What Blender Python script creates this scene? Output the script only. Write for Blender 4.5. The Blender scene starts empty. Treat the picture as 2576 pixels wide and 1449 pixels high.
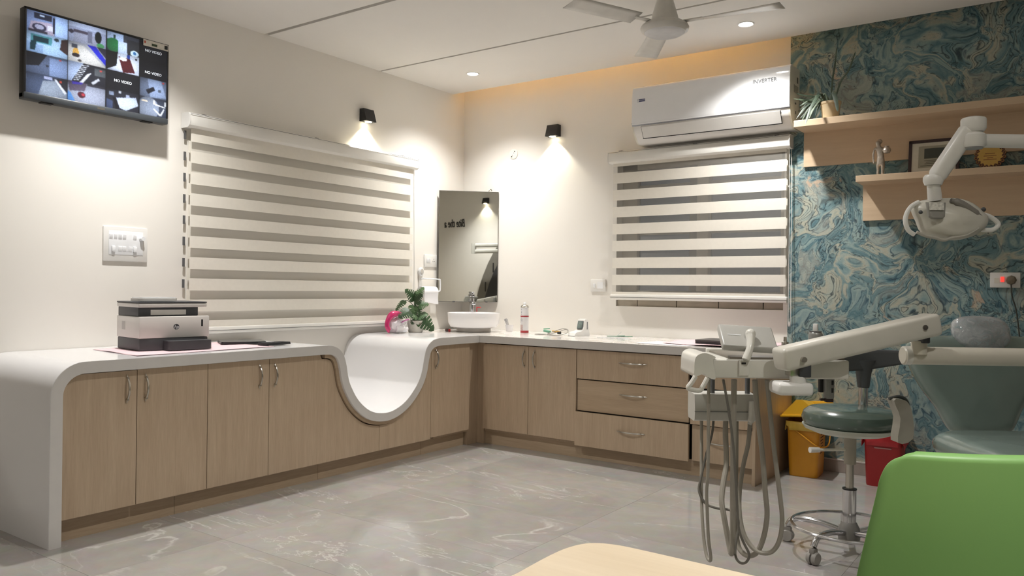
import bpy, bmesh, math, random
import numpy as np
from mathutils import Vector, Matrix
random.seed(7)
PI = math.pi
scene = bpy.context.scene
col = scene.collection

# ------------------------------------------------------------------ camera, world, light
FPX, YAW, PITCH, ROLL = 2001.27, math.radians(35.578), math.radians(0.006), math.radians(0.712)
CAM = Vector((4.442, -5.296, 1.17))
FWD = Vector((-math.sin(YAW) * math.cos(PITCH), math.cos(YAW) * math.cos(PITCH), math.sin(PITCH)))
R0 = Vector((math.cos(YAW), math.sin(YAW), 0)); U0 = R0.cross(FWD)
RIGHT = R0 * math.cos(ROLL) + U0 * math.sin(ROLL)
UP = -R0 * math.sin(ROLL) + U0 * math.cos(ROLL)
cd = bpy.data.cameras.new('camera'); cd.sensor_width = 36.0; cd.lens = FPX / 2576 * 36.0
cd.clip_start = 0.05; cd.clip_end = 60
cam = bpy.data.objects.new('camera', cd); col.objects.link(cam)
mw = Matrix((RIGHT, UP, -FWD)).transposed().to_4x4(); mw.translation = CAM
cam.matrix_world = mw
scene.camera = cam

world = bpy.data.worlds.new('night'); scene.world = world; world.use_nodes = True
wb = world.node_tree.nodes['Background']
wb.inputs['Color'].default_value = (0.30, 0.36, 0.45, 1); wb.inputs['Strength'].default_value = 0.06
scene.view_settings.view_transform = 'Standard'
scene.view_settings.look = 'None'
scene.view_settings.gamma = 1.0
scene.view_settings.use_curve_mapping = False
scene.view_settings.exposure = 1.03

DOWNLIGHT_W = 84.0          # watts of each ceiling downlight
WALL_LAMP_W = 6.0
# each downlight's own light is made in its builder further down

YB = 0.16                   # back wall plane
CZ = 2.8416                 # underside of the false ceiling
XR, YR = 5.5, -6.6          # right and rear walls
CT = 0.814                  # worktop height
def at(px, py, Z):          # point of the place seen at a pixel, at depth Z from the camera
    return CAM + (FWD + RIGHT * ((px - 1288) / FPX) - UP * ((py - 724.5) / FPX)) * Z

# ------------------------------------------------------------------ materials
def lin(c):
    out = []
    for v in c:
        v /= 255.0
        out.append(v / 12.92 if v <= 0.04045 else ((v + 0.055) / 1.055) ** 2.4)
    return (*out, 1.0)
def nt(name):
    m = bpy.data.materials.new(name); m.use_nodes = True
    n = m.node_tree; b = n.nodes['Principled BSDF']
    return m, n, b
def link(n, a, b): n.links.new(a, b)
def mapping(n, scale=(1, 1, 1), coord='Object'):
    tc = n.nodes.new('ShaderNodeTexCoord'); mp = n.nodes.new('ShaderNodeMapping')
    mp.inputs['Scale'].default_value = scale
    link(n, tc.outputs[coord], mp.inputs['Vector'])
    return mp.outputs['Vector']
def noise(n, vec, scale, detail=2, rough=0.5, dist=0.0):
    t = n.nodes.new('ShaderNodeTexNoise')
    t.inputs['Scale'].default_value = scale; t.inputs['Detail'].default_value = detail
    t.inputs['Roughness'].default_value = rough; t.inputs['Distortion'].default_value = dist
    link(n, vec, t.inputs['Vector'])
    return t
def ramp(n, fac, stops, interp='LINEAR'):
    r = n.nodes.new('ShaderNodeValToRGB'); r.color_ramp.interpolation = interp
    el = r.color_ramp.elements
    while len(el) < len(stops): el.new(0.5)
    for e, (p, c) in zip(el, stops): e.position = p; e.color = c
    link(n, fac, r.inputs['Fac'])
    return r.outputs['Color']
def math_node(n, op, a, b=None):
    m = n.nodes.new('ShaderNodeMath'); m.operation = op
    for i, v in enumerate((a, b)):
        if v is None: continue
        if isinstance(v, (int, float)): m.inputs[i].default_value = v
        else: link(n, v, m.inputs[i])
    return m.outputs[0]
def mixc(n, fac, a, b, mode='MIX'):
    m = n.nodes.new('ShaderNodeMix'); m.data_type = 'RGBA'; m.blend_type = mode
    for sock, v in ((m.inputs[0], fac), (m.inputs[6], a), (m.inputs[7], b)):
        if isinstance(v, (int, float)): sock.default_value = v
        elif isinstance(v, tuple): sock.default_value = v
        else: link(n, v, sock)
    return m.outputs[2]
def bump(n, b, height, strength=0.1, dist=0.002):
    k = n.nodes.new('ShaderNodeBump'); k.inputs['Strength'].default_value = strength
    k.inputs['Distance'].default_value = dist
    link(n, height, k.inputs['Height']); link(n, k.outputs['Normal'], b.inputs['Normal'])
def plain(name, rgb, rough=0.5, metal=0.0, var=0.06, scale=14.0, bmp=0.0, bscale=60.0, coat=0.0, spec=0.5, trans=0.0, emit=0.0):
    m, n, b = nt(name)
    v = mapping(n); t = noise(n, v, scale, 3)
    c = lin(rgb)
    lo = tuple(x * (1 - var) for x in c[:3]) + (1,); hi = tuple(min(1, x * (1 + var)) for x in c[:3]) + (1,)
    cc = ramp(n, t.outputs['Fac'], [(0.3, lo), (0.7, hi)])
    link(n, cc, b.inputs['Base Color'])
    b.inputs['Roughness'].default_value = rough; b.inputs['Metallic'].default_value = metal
    b.inputs['Coat Weight'].default_value = coat; b.inputs['Specular IOR Level'].default_value = spec
    b.inputs['Transmission Weight'].default_value = trans
    if emit: link(n, cc, b.inputs['Emission Color']); b.inputs['Emission Strength'].default_value = emit
    if bmp:
        t2 = noise(n, v, bscale, 3); bump(n, b, t2.outputs['Fac'], bmp)
    return m
def wood(name, dark, light, axis='z', scale=1.0, rough=0.42):
    m, n, b = nt(name)
    s = {'z': (9, 9, 0.7), 'x': (0.7, 9, 9), 'y': (9, 0.7, 9)}[axis]
    v = mapping(n, tuple(q * scale for q in s))
    t = noise(n, v, 3.0, 6, 0.62, 0.4); t2 = noise(n, v, 14.0, 4, 0.6)
    k = mixc(n, 0.4, t.outputs['Color'], t2.outputs['Color'])
    bw = n.nodes.new('ShaderNodeRGBToBW'); link(n, k, bw.inputs[0])
    mid = tuple((a + c) / 2 for a, c in zip(lin(dark), lin(light)))
    link(n, ramp(n, bw.outputs[0], [(0.32, lin(dark)), (0.5, mid), (0.68, lin(light))]), b.inputs['Base Color'])
    b.inputs['Roughness'].default_value = rough
    bump(n, b, bw.outputs[0], 0.05, 0.001)
    return m
MT = {}
MT['wall'] = plain('wall_paint', (240, 236, 229), 0.6, var=0.012, scale=2.0, bmp=0.03, bscale=180)
MT['ceiling'] = plain('ceiling_paint', (238, 235, 230), 0.7, var=0.012, scale=2.0)
MT['groove'] = plain('groove_paint', (150, 145, 136), 0.8)
MT['oak'] = wood('oak_laminate', (178, 155, 130), (206, 185, 159), 'z')
MT['oak_h'] = wood('oak_laminate_horizontal', (176, 153, 127), (202, 181, 154), 'x')
MT['oak_y'] = wood('oak_laminate_plinth', (168, 146, 120), (194, 172, 146), 'y')
MT['shelf'] = wood('shelf_laminate', (206, 180, 150), (220, 196, 166), 'x', 0.6)
MT['desk'] = wood('desk_laminate', (226, 206, 176), (240, 222, 194), 'x', 0.8, 0.35)
MT['white_top'] = plain('white_worktop', (238, 237, 238), 0.16, var=0.012, scale=1.5, coat=0.2)
def marble_top():
    m, n, b = nt('white_marble_worktop')
    v = mapping(n, (1, 1, 1)); t = noise(n, v, 2.2, 8, 0.62, 1.6)
    a = math_node(n, 'ABSOLUTE', math_node(n, 'SUBTRACT', t.outputs['Fac'], 0.5))
    link(n, ramp(n, a, [(0.0, lin((205, 196, 186))), (0.03, lin((238, 234, 230))), (0.2, lin((241, 239, 237)))]), b.inputs['Base Color'])
    b.inputs['Roughness'].default_value = 0.14; b.inputs['Coat Weight'].default_value = 0.2
    return m
MT['marble_top'] = marble_top()
def floor_marble():
    m, n, b = nt('grey_marble_tile')
    v = mapping(n, (1, 1, 1), 'Object')
    ti = n.nodes.new('ShaderNodeObjectInfo')
    add = n.nodes.new('ShaderNodeVectorMath'); add.operation = 'ADD'
    sc = n.nodes.new('ShaderNodeVectorMath'); sc.operation = 'SCALE'; sc.inputs[3].default_value = 40.0
    cx = n.nodes.new('ShaderNodeCombineXYZ'); link(n, ti.outputs['Random'], cx.inputs[0]); link(n, ti.outputs['Random'], cx.inputs[1])
    link(n, cx.outputs[0], sc.inputs[0]); link(n, v, add.inputs[0]); link(n, sc.outputs[0], add.inputs[1])
    vv = add.outputs[0]
    big = noise(n, vv, 1.1, 7, 0.62, 0.5)
    fine = noise(n, vv, 9.0, 6, 0.65, 0.5)
    base = ramp(n, big.outputs['Fac'], [(0.3, lin((150, 146, 141))), (0.52, lin((163, 159, 154))), (0.72, lin((176, 172, 168)))])
    base = mixc(n, 0.16, base, fine.outputs['Color'], 'OVERLAY')
    rot = n.nodes.new('ShaderNodeMapping'); rot.inputs['Rotation'].default_value = (0, 0, math.radians(24)); rot.inputs['Scale'].default_value = (0.55, 1.5, 1)
    link(n, vv, rot.inputs['Vector']); rv = rot.outputs['Vector']
    v1 = noise(n, rv, 0.9, 8, 0.55, 0.9); v2 = noise(n, rv, 2.0, 8, 0.58, 0.7); msk = noise(n, rv, 1.3, 3, 0.5)
    a1 = math_node(n, 'ABSOLUTE', math_node(n, 'SUBTRACT', v1.outputs['Fac'], 0.52))
    a2 = math_node(n, 'ABSOLUTE', math_node(n, 'SUBTRACT', v2.outputs['Fac'], 0.5))
    one, zero = (1, 1, 1, 1), (0, 0, 0, 1)
    l1 = ramp(n, a1, [(0.0, one), (0.009, zero)]); l2 = ramp(n, a2, [(0.0, one), (0.006, zero)])
    mk = ramp(n, msk.outputs['Fac'], [(0.46, zero), (0.62, one)])
    mk2 = ramp(n, msk.outputs['Fac'], [(0.38, one), (0.5, zero)])
    f1 = mixc(n, 1.0, l1, mk, 'MULTIPLY'); f2 = mixc(n, 1.0, l2, mk2, 'MULTIPLY')
    ff = mixc(n, 1.0, f1, f2, 'LIGHTEN')
    bw = n.nodes.new('ShaderNodeRGBToBW'); link(n, ff, bw.inputs[0])
    f = math_node(n, 'MULTIPLY', bw.outputs[0], 0.5)
    link(n, mixc(n, f, base, lin((222, 219, 214))), b.inputs['Base Color'])
    b.inputs['Roughness'].default_value = 0.085; b.inputs['Specular IOR Level'].default_value = 0.45
    return m
MT['floor'] = floor_marble()
MT['grout'] = plain('grout', (150, 146, 140), 0.8)
def wallpaper():
    m, n, b = nt('marbled_wallpaper')
    tc = n.nodes.new('ShaderNodeTexCoord'); v = tc.outputs['Object']
    def warp(vec, scale, amt, det=1.5, rough=0.5):
        t = noise(n, vec, scale, det, rough)
        s = n.nodes.new('ShaderNodeVectorMath'); s.operation = 'SUBTRACT'; s.inputs[1].default_value = (0.5, 0.5, 0.5)
        link(n, t.outputs['Color'], s.inputs[0])
        k = n.nodes.new('ShaderNodeVectorMath'); k.operation = 'SCALE'; k.inputs[3].default_value = amt
        link(n, s.outputs[0], k.inputs[0])
        a = n.nodes.new('ShaderNodeVectorMath'); a.operation = 'ADD'; link(n, vec, a.inputs[0]); link(n, k.outputs[0], a.inputs[1])
        return a.outputs[0]
    def grey(c):
        k = n.nodes.new('ShaderNodeRGBToBW'); link(n, c, k.inputs[0]); return k.outputs[0]
    W_, K_ = (1, 1, 1, 1), (0, 0, 0, 1)
    L = lambda r, g, bb: lin((r, g, bb))
    w = warp(v, 2.9, 0.60); w = warp(w, 7.0, 0.21, 2.0); w2 = warp(w, 21.0, 0.038, 3, 0.6)
    t = noise(n, w2, 3.0, 3, 0.55)
    band = math_node(n, 'FRACT', math_node(n, 'MULTIPLY', t.outputs['Fac'], 3.6))
    c1 = ramp(n, band, [(0.0, L(152, 172, 168)), (0.14, L(122, 150, 154)), (0.26, L(88, 124, 132)), (0.40, L(130, 157, 159)), (0.52, L(166, 177, 168)),
                        (0.62, L(180, 179, 161)), (0.72, L(130, 154, 154)), (0.84, L(98, 132, 139)), (1.0, L(152, 172, 168))])
    # ink lines that bunch together along the folds
    def lines(vec, sc, mult, width, msc, m0, m1):
        t2 = noise(n, vec, sc, 2, 0.5)
        f = math_node(n, 'FRACT', math_node(n, 'MULTIPLY', t2.outputs['Fac'], mult))
        lm = ramp(n, f, [(0.0, W_), (width, K_), (1 - width, K_), (1.0, W_)])
        pm = noise(n, w, msc, 2, 0.5)
        lk = ramp(n, pm.outputs['Fac'], [(m0, K_), (m1, W_)])
        return grey(mixc(n, 1.0, lm, lk, 'MULTIPLY')), t2
    l1, t2 = lines(w2, 3.0, 15.0, 0.14, 3.2, 0.40, 0.50)
    c2 = mixc(n, math_node(n, 'MULTIPLY', l1, 0.85), c1, L(34, 72, 92))
    l2, t3 = lines(w2, 4.4, 22.0, 0.20, 4.2, 0.47, 0.54)
    c3 = mixc(n, math_node(n, 'MULTIPLY', l2, 0.92), c2, L(40, 58, 66))
    pk = noise(n, w, 3.2, 3, 0.55)
    c3 = mixc(n, math_node(n, 'MULTIPLY', grey(ramp(n, pk.outputs['Fac'], [(0.58, K_), (0.64, W_)])), 0.5), c3, L(178, 176, 162))
    pk2 = noise(n, w2, 4.2, 2, 0.5)
    c3 = mixc(n, math_node(n, 'MULTIPLY', grey(ramp(n, pk2.outputs['Fac'], [(0.69, K_), (0.72, W_)])), 0.7), c3, L(204, 176, 150))
    sp = noise(n, w2, 40.0, 3, 0.6)
    c4 = mixc(n, math_node(n, 'MULTIPLY', grey(ramp(n, sp.outputs['Fac'], [(0.64, K_), (0.67, W_)])), 0.65), c3, L(48, 62, 66))
    gr = noise(n, v, 90.0, 4, 0.7)
    c5 = mixc(n, 0.35, c4, grey(gr.outputs['Color']), 'OVERLAY')
    link(n, c5, b.inputs['Base Color'])
    b.inputs['Roughness'].default_value = 0.68
    bump(n, b, t3.outputs['Fac'], 0.12, 0.002)
    return m
MT['wallpaper'] = wallpaper()
MT['white_pl'] = plain('white_plastic', (232, 230, 226), 0.32, var=0.02)
MT['gloss_white'] = plain('glossy_white', (240, 241, 243), 0.12, var=0.01, coat=0.3)
MT['ivory'] = plain('ivory_plastic', (226, 222, 208), 0.35, var=0.03)
MT['grey_pl'] = plain('grey_plastic', (96, 96, 97), 0.45)
MT['dk_grey'] = plain('dark_grey_plastic', (66, 67, 70), 0.5, bmp=0.05, bscale=240)
MT['black'] = plain('black_plastic', (26, 26, 28), 0.4)
MT['black_mat'] = plain('black_matte', (34, 34, 36), 0.6)
MT['chrome'] = plain('chrome', (205, 205, 208), 0.13, 1.0, var=0.03)
MT['steel'] = plain('brushed_steel', (190, 186, 178), 0.28, 1.0, var=0.04)
MT['ceramic'] = plain('white_ceramic', (244, 243, 245), 0.1, var=0.008, coat=0.4)
MT['blind'] = plain('blind_fabric', (236, 231, 220), 0.85, var=0.015, scale=40, bmp=0.05, bscale=400)
MT['blind_rail'] = plain('blind_rail', (238, 236, 230), 0.35, var=0.015)
def sheer():
    m, n, b = nt('sheer_fabric')
    out = n.nodes['Material Output']
    v = mapping(n, (1, 1, 1)); t = noise(n, v, 220, 2)
    tr = n.nodes.new('ShaderNodeBsdfTransparent')
    link(n, ramp(n, t.outputs['Fac'], [(0.3, lin((226, 222, 214))), (0.7, lin((236, 232, 224)))]), b.inputs['Base Color'])
    b.inputs['Roughness'].default_value = 0.9
    mx = n.nodes.new('ShaderNodeMixShader'); mx.inputs[0].default_value = 0.10
    link(n, tr.outputs[0], mx.inputs[1]); link(n, b.outputs[0], mx.inputs[2]); link(n, mx.outputs[0], out.inputs['Surface'])
    return m
MT['sheer'] = sheer()
def mirror_mat():
    m, n, b = nt('mirror_silver'); v = mapping(n); t = noise(n, v, 30, 2)
    link(n, ramp(n, t.outputs['Fac'], [(0.0, (0.80, 0.82, 0.80, 1)), (1.0, (0.83, 0.85, 0.83, 1))]), b.inputs['Base Color'])
    b.inputs['Metallic'].default_value = 1; b.inputs['Roughness'].default_value = 0.015
    return m
MT['mirror'] = mirror_mat()
def glass(name, tint, rough=0.03):
    m, n, b = nt(name); v = mapping(n); t = noise(n, v, 5, 2)
    c = lin(tint); link(n, ramp(n, t.outputs['Fac'], [(0, c), (1, tuple(x * 0.95 for x in c[:3]) + (1,))]), b.inputs['Base Color'])
    b.inputs['Transmission Weight'].default_value = 1; b.inputs['Roughness'].default_value = rough
    return m
MT['glass'] = glass('window_glass', (210, 215, 215))
MT['clear_wrap'] = None
def emis(name, rgb, strength):
    m, n, b = nt(name); v = mapping(n); t = noise(n, v, 8, 1)
    c = lin(rgb); k = ramp(n, t.outputs['Fac'], [(0, c), (1, c)])
    link(n, k, b.inputs['Base Color']); link(n, k, b.inputs['Emission Color']); b.inputs['Emission Strength'].default_value = strength
    return m

# ------------------------------------------------------------------ geometry helper
class G:
    def __init__(s): s.v = []; s.f = []
    def add(s, vs, fs, M=None):
        o = len(s.v)
        s.v += [tuple(M @ Vector(p)) if M else tuple(p) for p in vs]
        s.f += [tuple(o + i for i in f) for f in fs]
        return s
    def box(s, c, d, bev=0.0, M=None, seg=2):
        bm = bmesh.new(); bmesh.ops.create_cube(bm, size=1)
        for w in bm.verts: w.co = Vector((w.co.x * d[0] + c[0], w.co.y * d[1] + c[1], w.co.z * d[2] + c[2]))
        if bev > 0:
            bmesh.ops.bevel(bm, geom=bm.edges[:], offset=min(bev, 0.49 * min(d)), segments=seg, profile=0.5, affect='EDGES')
        bm.verts.index_update()
        s.add([w.co for w in bm.verts], [[q.index for q in f.verts] for f in bm.faces], M); bm.free(); return s
    def bx(s, x0, x1, y0, y1, z0, z1, bev=0.0, seg=2):
        return s.box(((x0 + x1) / 2, (y0 + y1) / 2, (z0 + z1) / 2), (abs(x1 - x0), abs(y1 - y0), abs(z1 - z0)), bev, None, seg)
    def tube(s, pts, r, n=10, closed=False, caps=True):
        P = [Vector(p) for p in pts]; m = len(P)
        rr = r if isinstance(r, (list, tuple)) else [r] * m
        T = []
        for i in range(m):
            a = P[(i - 1) % m] if (closed or i > 0) else P[i]; b = P[(i + 1) % m] if (closed or i < m - 1) else P[i]
            T.append((b - a).normalized())
        ref = Vector((0, 0, 1)) if abs(T[0].z) < 0.9 else Vector((1, 0, 0))
        nrm = (ref - T[0] * ref.dot(T[0])).normalized(); vs = []
        for i in range(m):
            nrm = (nrm - T[i] * nrm.dot(T[i])).normalized(); bn = T[i].cross(nrm)
            for k in range(n):
                a = 2 * PI * k / n; vs.append(P[i] + (nrm * math.cos(a) + bn * math.sin(a)) * rr[i])
        fs = []
        for i in range(m if closed else m - 1):
            j = (i + 1) % m
            for k in range(n): fs.append((i * n + k, i * n + (k + 1) % n, j * n + (k + 1) % n, j * n + k))
        if caps and not closed: fs += [tuple(range(n))[::-1], tuple((m - 1) * n + k for k in range(n))]
        return s.add(vs, fs)
    def cyl(s, a, b, r0, r1=None, n=20): return s.tube([a, b], [r0, r0 if r1 is None else r1], n)
    def lathe(s, prof, n=28, c=(0, 0, 0), M=None, sx=1.0, sy=1.0):
        vs = []; fs = []; m = len(prof)
        for r, z in prof:
            for k in range(n):
                a = 2 * PI * k / n; vs.append((c[0] + r * sx * math.cos(a), c[1] + r * sy * math.sin(a), c[2] + z))
        for i in range(m - 1):
            for k in range(n): fs.append((i * n + k, i * n + (k + 1) % n, (i + 1) * n + (k + 1) % n, (i + 1) * n + k))
        ring_ = prof[0] == prof[-1]
        if prof[0][0] > 1e-5 and not ring_: fs.append(tuple(range(n))[::-1])
        if prof[-1][0] > 1e-5 and not ring_: fs.append(tuple((m - 1) * n + k for k in range(n)))
        return s.add(vs, fs, M)
    def prism(s, poly, fn, d0, d1):     # polygon of (a, b); fn(a, b, d) -> xyz
        m = len(poly)
        vs = [fn(a, b, d0) for a, b in poly] + [fn(a, b, d1) for a, b in poly]
        fs = [tuple(range(m))[::-1], tuple(range(m, 2 * m))] + [(i, (i + 1) % m, m + (i + 1) % m, m + i) for i in range(m)]
        return s.add(vs, fs)
    def pillow(s, poly, fn, thick, edge=0.25, rings=6, flat_back=False, dome=0.0):
        # closed outline of (a, b) puffed to both sides; fn(a, b, d) -> xyz, d from -thick/2 to thick/2
        m = len(poly); ca = sum(p[0] for p in poly) / m; cb = sum(p[1] for p in poly) / m
        def ring(sc, d): return [fn(ca + (a - ca) * sc, cb + (b - cb) * sc, d) for a, b in poly]
        R = []
        for i in range(rings + 1):
            t = i / rings * PI / 2
            R.append((1 - edge + edge * math.sin(t), -thick / 2 * math.cos(t)))
        if flat_back: R = [(1.0, -thick / 2)]
        for i in range(1 if not flat_back else 0, rings + 1):
            t = i / rings * PI / 2
            R.append((1 - edge + edge * math.cos(t), thick / 2 * math.sin(t)))
        for q in (0.7, 0.4, 0.15): R.append(((1 - edge) * q, thick / 2 + dome * (1 - q * q)))
        vs = [];
        for sc, d in R: vs += ring(sc, d)
        fs = [tuple(range(m))[::-1]]
        for i in range(len(R) - 1): fs += [(i * m + k, i * m + (k + 1) % m, (i + 1) * m + (k + 1) % m, (i + 1) * m + k) for k in range(m)]
        fs.append(tuple((len(R) - 1) * m + k for k in range(m)))
        return s.add(vs, fs)
    def grid(s, fn, nu, nv):
        vs = [fn(i / nu, j / nv) for j in range(nv + 1) for i in range(nu + 1)]
        fs = [(j * (nu + 1) + i, j * (nu + 1) + i + 1, (j + 1) * (nu + 1) + i + 1, (j + 1) * (nu + 1) + i) for j in range(nv) for i in range(nu)]
        return s.add(vs, fs)
    def ball(s, c, r, nu=16, nv=10, M=None):
        r = r if isinstance(r, (tuple, list)) else (r, r, r); vs = [(c[0], c[1], c[2] - r[2])]; fs = []
        for j in range(1, nv):
            t = -PI / 2 + PI * j / nv
            for i in range(nu):
                a = 2 * PI * i / nu; vs.append((c[0] + r[0] * math.cos(t) * math.cos(a), c[1] + r[1] * math.cos(t) * math.sin(a), c[2] + r[2] * math.sin(t)))
        vs.append((c[0], c[1], c[2] + r[2])); e = len(vs) - 1
        for i in range(nu):
            fs.append((0, 1 + (i + 1) % nu, 1 + i)); fs.append((e, e - nu + i, e - nu + (i + 1) % nu))
        for j in range(nv - 2):
            for i in range(nu): fs.append((1 + j * nu + i, 1 + j * nu + (i + 1) % nu, 1 + (j + 1) * nu + (i + 1) % nu, 1 + (j + 1) * nu + i))
        return s.add(vs, fs, M)
    def beam(s, p0, p1, w, h, bev=0.01, up=Vector((0, 0, 1))):
        p0 = Vector(p0); p1 = Vector(p1); x = (p1 - p0); L = x.length; x.normalize()
        y = up.cross(x).normalized(); z = x.cross(y)
        M = Matrix((x, y, z)).transposed().to_4x4(); M.translation = (p0 + p1) / 2
        return s.box((0, 0, 0), (L, w, h), bev, M, 3)
    def obj(s, name, mat, parent=None, ang=35, loc=None, recalc=True):
        me = bpy.data.meshes.new(name); me.from_pydata(s.v, [], s.f)
        if recalc:
            bm = bmesh.new(); bm.from_mesh(me); bmesh.ops.recalc_face_normals(bm, faces=bm.faces[:]); bm.to_mesh(me); bm.free()
        if ang:
            me.shade_smooth(); me.set_sharp_from_angle(angle=math.radians(ang))
        me.update()
        o = bpy.data.objects.new(name, me); col.objects.link(o)
        if mat is not None: me.materials.append(MT[mat] if isinstance(mat, str) else mat)
        if parent is not None: o.parent = parent
        if loc is not None: o.location = loc
        return o
def tag(o, label=None, cat=None, group=None, kind=None):
    for k, v in (('label', label), ('category', cat), ('group', group), ('kind', kind)):
        if v: o[k] = v
    return o
def thing(name, label, cat, loc=(0, 0, 0), rz=0.0, group=None):
    o = bpy.data.objects.new(name, None); col.objects.link(o); o.empty_display_size = 0.05
    o.location = loc; o.rotation_euler = (0, 0, rz)
    return tag(o, label, cat, group)
def struct(o): o['kind'] = 'structure'; return o
def copy_tree(o, parent=None):
    c = o.copy(); col.objects.link(c); c.parent = parent
    for ch in list(o.children): copy_tree(ch, c)
    return c
def local(e, p):            # world point -> coordinates of a thing placed by location and turn about z
    return Matrix.Rotation(-e.rotation_euler.z, 3, 'Z') @ (Vector(p) - Vector(e.location))
def smooth(pts, n=6, closed=False):
    P = [Vector(p) for p in pts]; out = []; m = len(P)
    rng = range(m if closed else m - 1)
    for i in rng:
        p0 = P[(i - 1) % m] if closed or i > 0 else P[0]; p1 = P[i]; p2 = P[(i + 1) % m]
        p3 = P[(i + 2) % m] if closed or i + 2 < m else P[-1]
        for k in range(n):
            t = k / n
            out.append(0.5 * ((2 * p1) + (p2 - p0) * t + (2 * p0 - 5 * p1 + 4 * p2 - p3) * t * t + (3 * p1 - p0 - 3 * p2 + p3) * t ** 3))
    if not closed: out.append(P[-1])
    return out
def sm2(pts, n=6, closed=False):
    return [(q.x, q.y) for q in smooth([(a, b, 0) for a, b in pts], n, closed)]
def rrect(w, h, r, n=5, cx=0.0, cy=0.0):
    out = []
    for sx, sy, a0 in ((1, 1, 0), (-1, 1, PI / 2), (-1, -1, PI), (1, -1, 1.5 * PI)):
        for k in range(n + 1):
            a = a0 + PI / 2 * k / n
            out.append((cx + sx * (w / 2 - r) + r * math.cos(a), cy + sy * (h / 2 - r) + r * math.sin(a)))
    return out
def text(name, body, size, mat, parent, loc, rot, depth=0.0006, shear=0.0, align='CENTER', bold=0.0):
    c = bpy.data.curves.new(name, 'FONT'); c.body = body; c.size = size; c.align_x = align; c.align_y = 'CENTER'
    c.extrude = depth; c.shear = shear; c.resolution_u = 3; c.offset = bold
    t = bpy.data.objects.new(name + '_tmp', c); col.objects.link(t)
    dg = bpy.context.evaluated_depsgraph_get()
    me = bpy.data.meshes.new_from_object(t.evaluated_get(dg)); me.name = name
    bpy.data.objects.remove(t); bpy.data.curves.remove(c)
    me.materials.clear(); me.materials.append(MT[mat] if isinstance(mat, str) else mat)
    o = bpy.data.objects.new(name, me); col.objects.link(o); o.parent = parent; o.location = loc; o.rotation_euler = rot
    return o
# turns for flat text: readable on a surface that faces -y, +x, -x
FACE_MY = (PI / 2, 0, 0); FACE_PX = (PI / 2, 0, PI / 2); FACE_MX = (PI / 2, 0, -PI / 2)
# ------------------------------------------------------------------ the room
fl = struct(G().bx(0, XR, YR, YB, -0.06, -0.012).obj('floor', 'grout', None, 0))
fl['label'] = 'grey marble tiled floor with pale veins'
TW, TL = 1.2, 0.6
def tile_mesh(w, l):
    return G().box((0, 0, -0.006), (w - 0.0010, l - 0.0010, 0.0119), 0.0004, None, 1).obj('tile', 'floor', None, 0)
tiles = {}
y1 = -2.487 + 0.6 * 5
ys = [y1 - 0.6 * k for k in range(0, 13)]
xs = [2.45 - 1.2 * 3 + 1.2 * k for k in range(0, 8)]
for i in range(len(ys) - 1):
    for j in range(len(xs) - 1):
        x0, x1_ = max(xs[j], 0), min(xs[j + 1], XR); ya, yb_ = max(ys[i + 1], YR), min(ys[i], YB)
        if x1_ - x0 < 0.02 or yb_ - ya < 0.02: continue
        key = (round(x1_ - x0, 3), round(yb_ - ya, 3))
        if key not in tiles: o = tile_mesh(*key); tiles[key] = o.data
        else: o = bpy.data.objects.new('tile', tiles[key]); col.objects.link(o)
        o.parent = fl; o.location = ((x0 + x1_) / 2, (ya + yb_) / 2, 0)
struct(G().bx(-0.15, 0, YR - 0.15, 0.55, 0, 3.15).obj('wall_left', 'wall', None, 0))
WX0, WX1, WZ0, WZ1 = 1.525, 2.80, 1.042, 2.19
g = G()
g.bx(0, WX0, YB, YB + 0.25, 0, 3.15); g.bx(WX1, XR, YB, YB + 0.25, 0, 3.15)
g.bx(WX0, WX1, YB, YB + 0.25, 0, WZ0); g.bx(WX0, WX1, YB, YB + 0.25, WZ1, 3.15)
struct(g.obj('wall_back', 'wall', None, 0))
wp = struct(G().bx(2.831, XR, YB - 0.003, YB + 0.001, 0.07, 3.05).obj('wall_papered', 'wallpaper', None, 0))
wp['label'] = 'teal and cream marbled wallpaper on the wall behind the dental chair'
struct(G().bx(XR, XR + 0.15, YR - 0.15, 0.4, 0, 3.15).obj('wall_right', 'wall', None, 0))
struct(G().bx(-0.15, XR + 0.15, YR - 0.15, YR, 0, 3.15).obj('wall_rear', 'wall', None, 0))
g = G().bx(2.885, XR, YB - 0.014, YB - 0.003, 0, 0.078, 0.002)
bb = struct(g.obj('baseboard_back', plain('skirting_tile', (168, 158, 150), 0.3), None, 0))
struct(G().bx(2.885, XR, YB - 0.015, YB - 0.003, 0.078, 0.085).obj('trim_1', plain('skirting_edge', (214, 208, 202), 0.3), None, 0))
# false ceiling: base slab, panels with open joints, a cove slot along the back wall
ce = struct(G().bx(0, XR, YR, 0.0, 2.866, 2.94).obj('ceiling', 'groove', None, 0))
ce['label'] = 'white false ceiling with two straight shadow joints'
for a, b in ((-0.868, 0.0), (-1.925, -0.890), (-4.2, -1.957), (YR, -4.222)):
    G().bx(0.0, XR, a, b, CZ, 2.866).obj('ceiling_panel', 'ceiling', ce, 0)
struct(G().bx(-0.15, XR, YR, YB + 0.1, 3.12, 3.2).obj('ceiling_slab', 'ceiling', None, 0))

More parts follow.
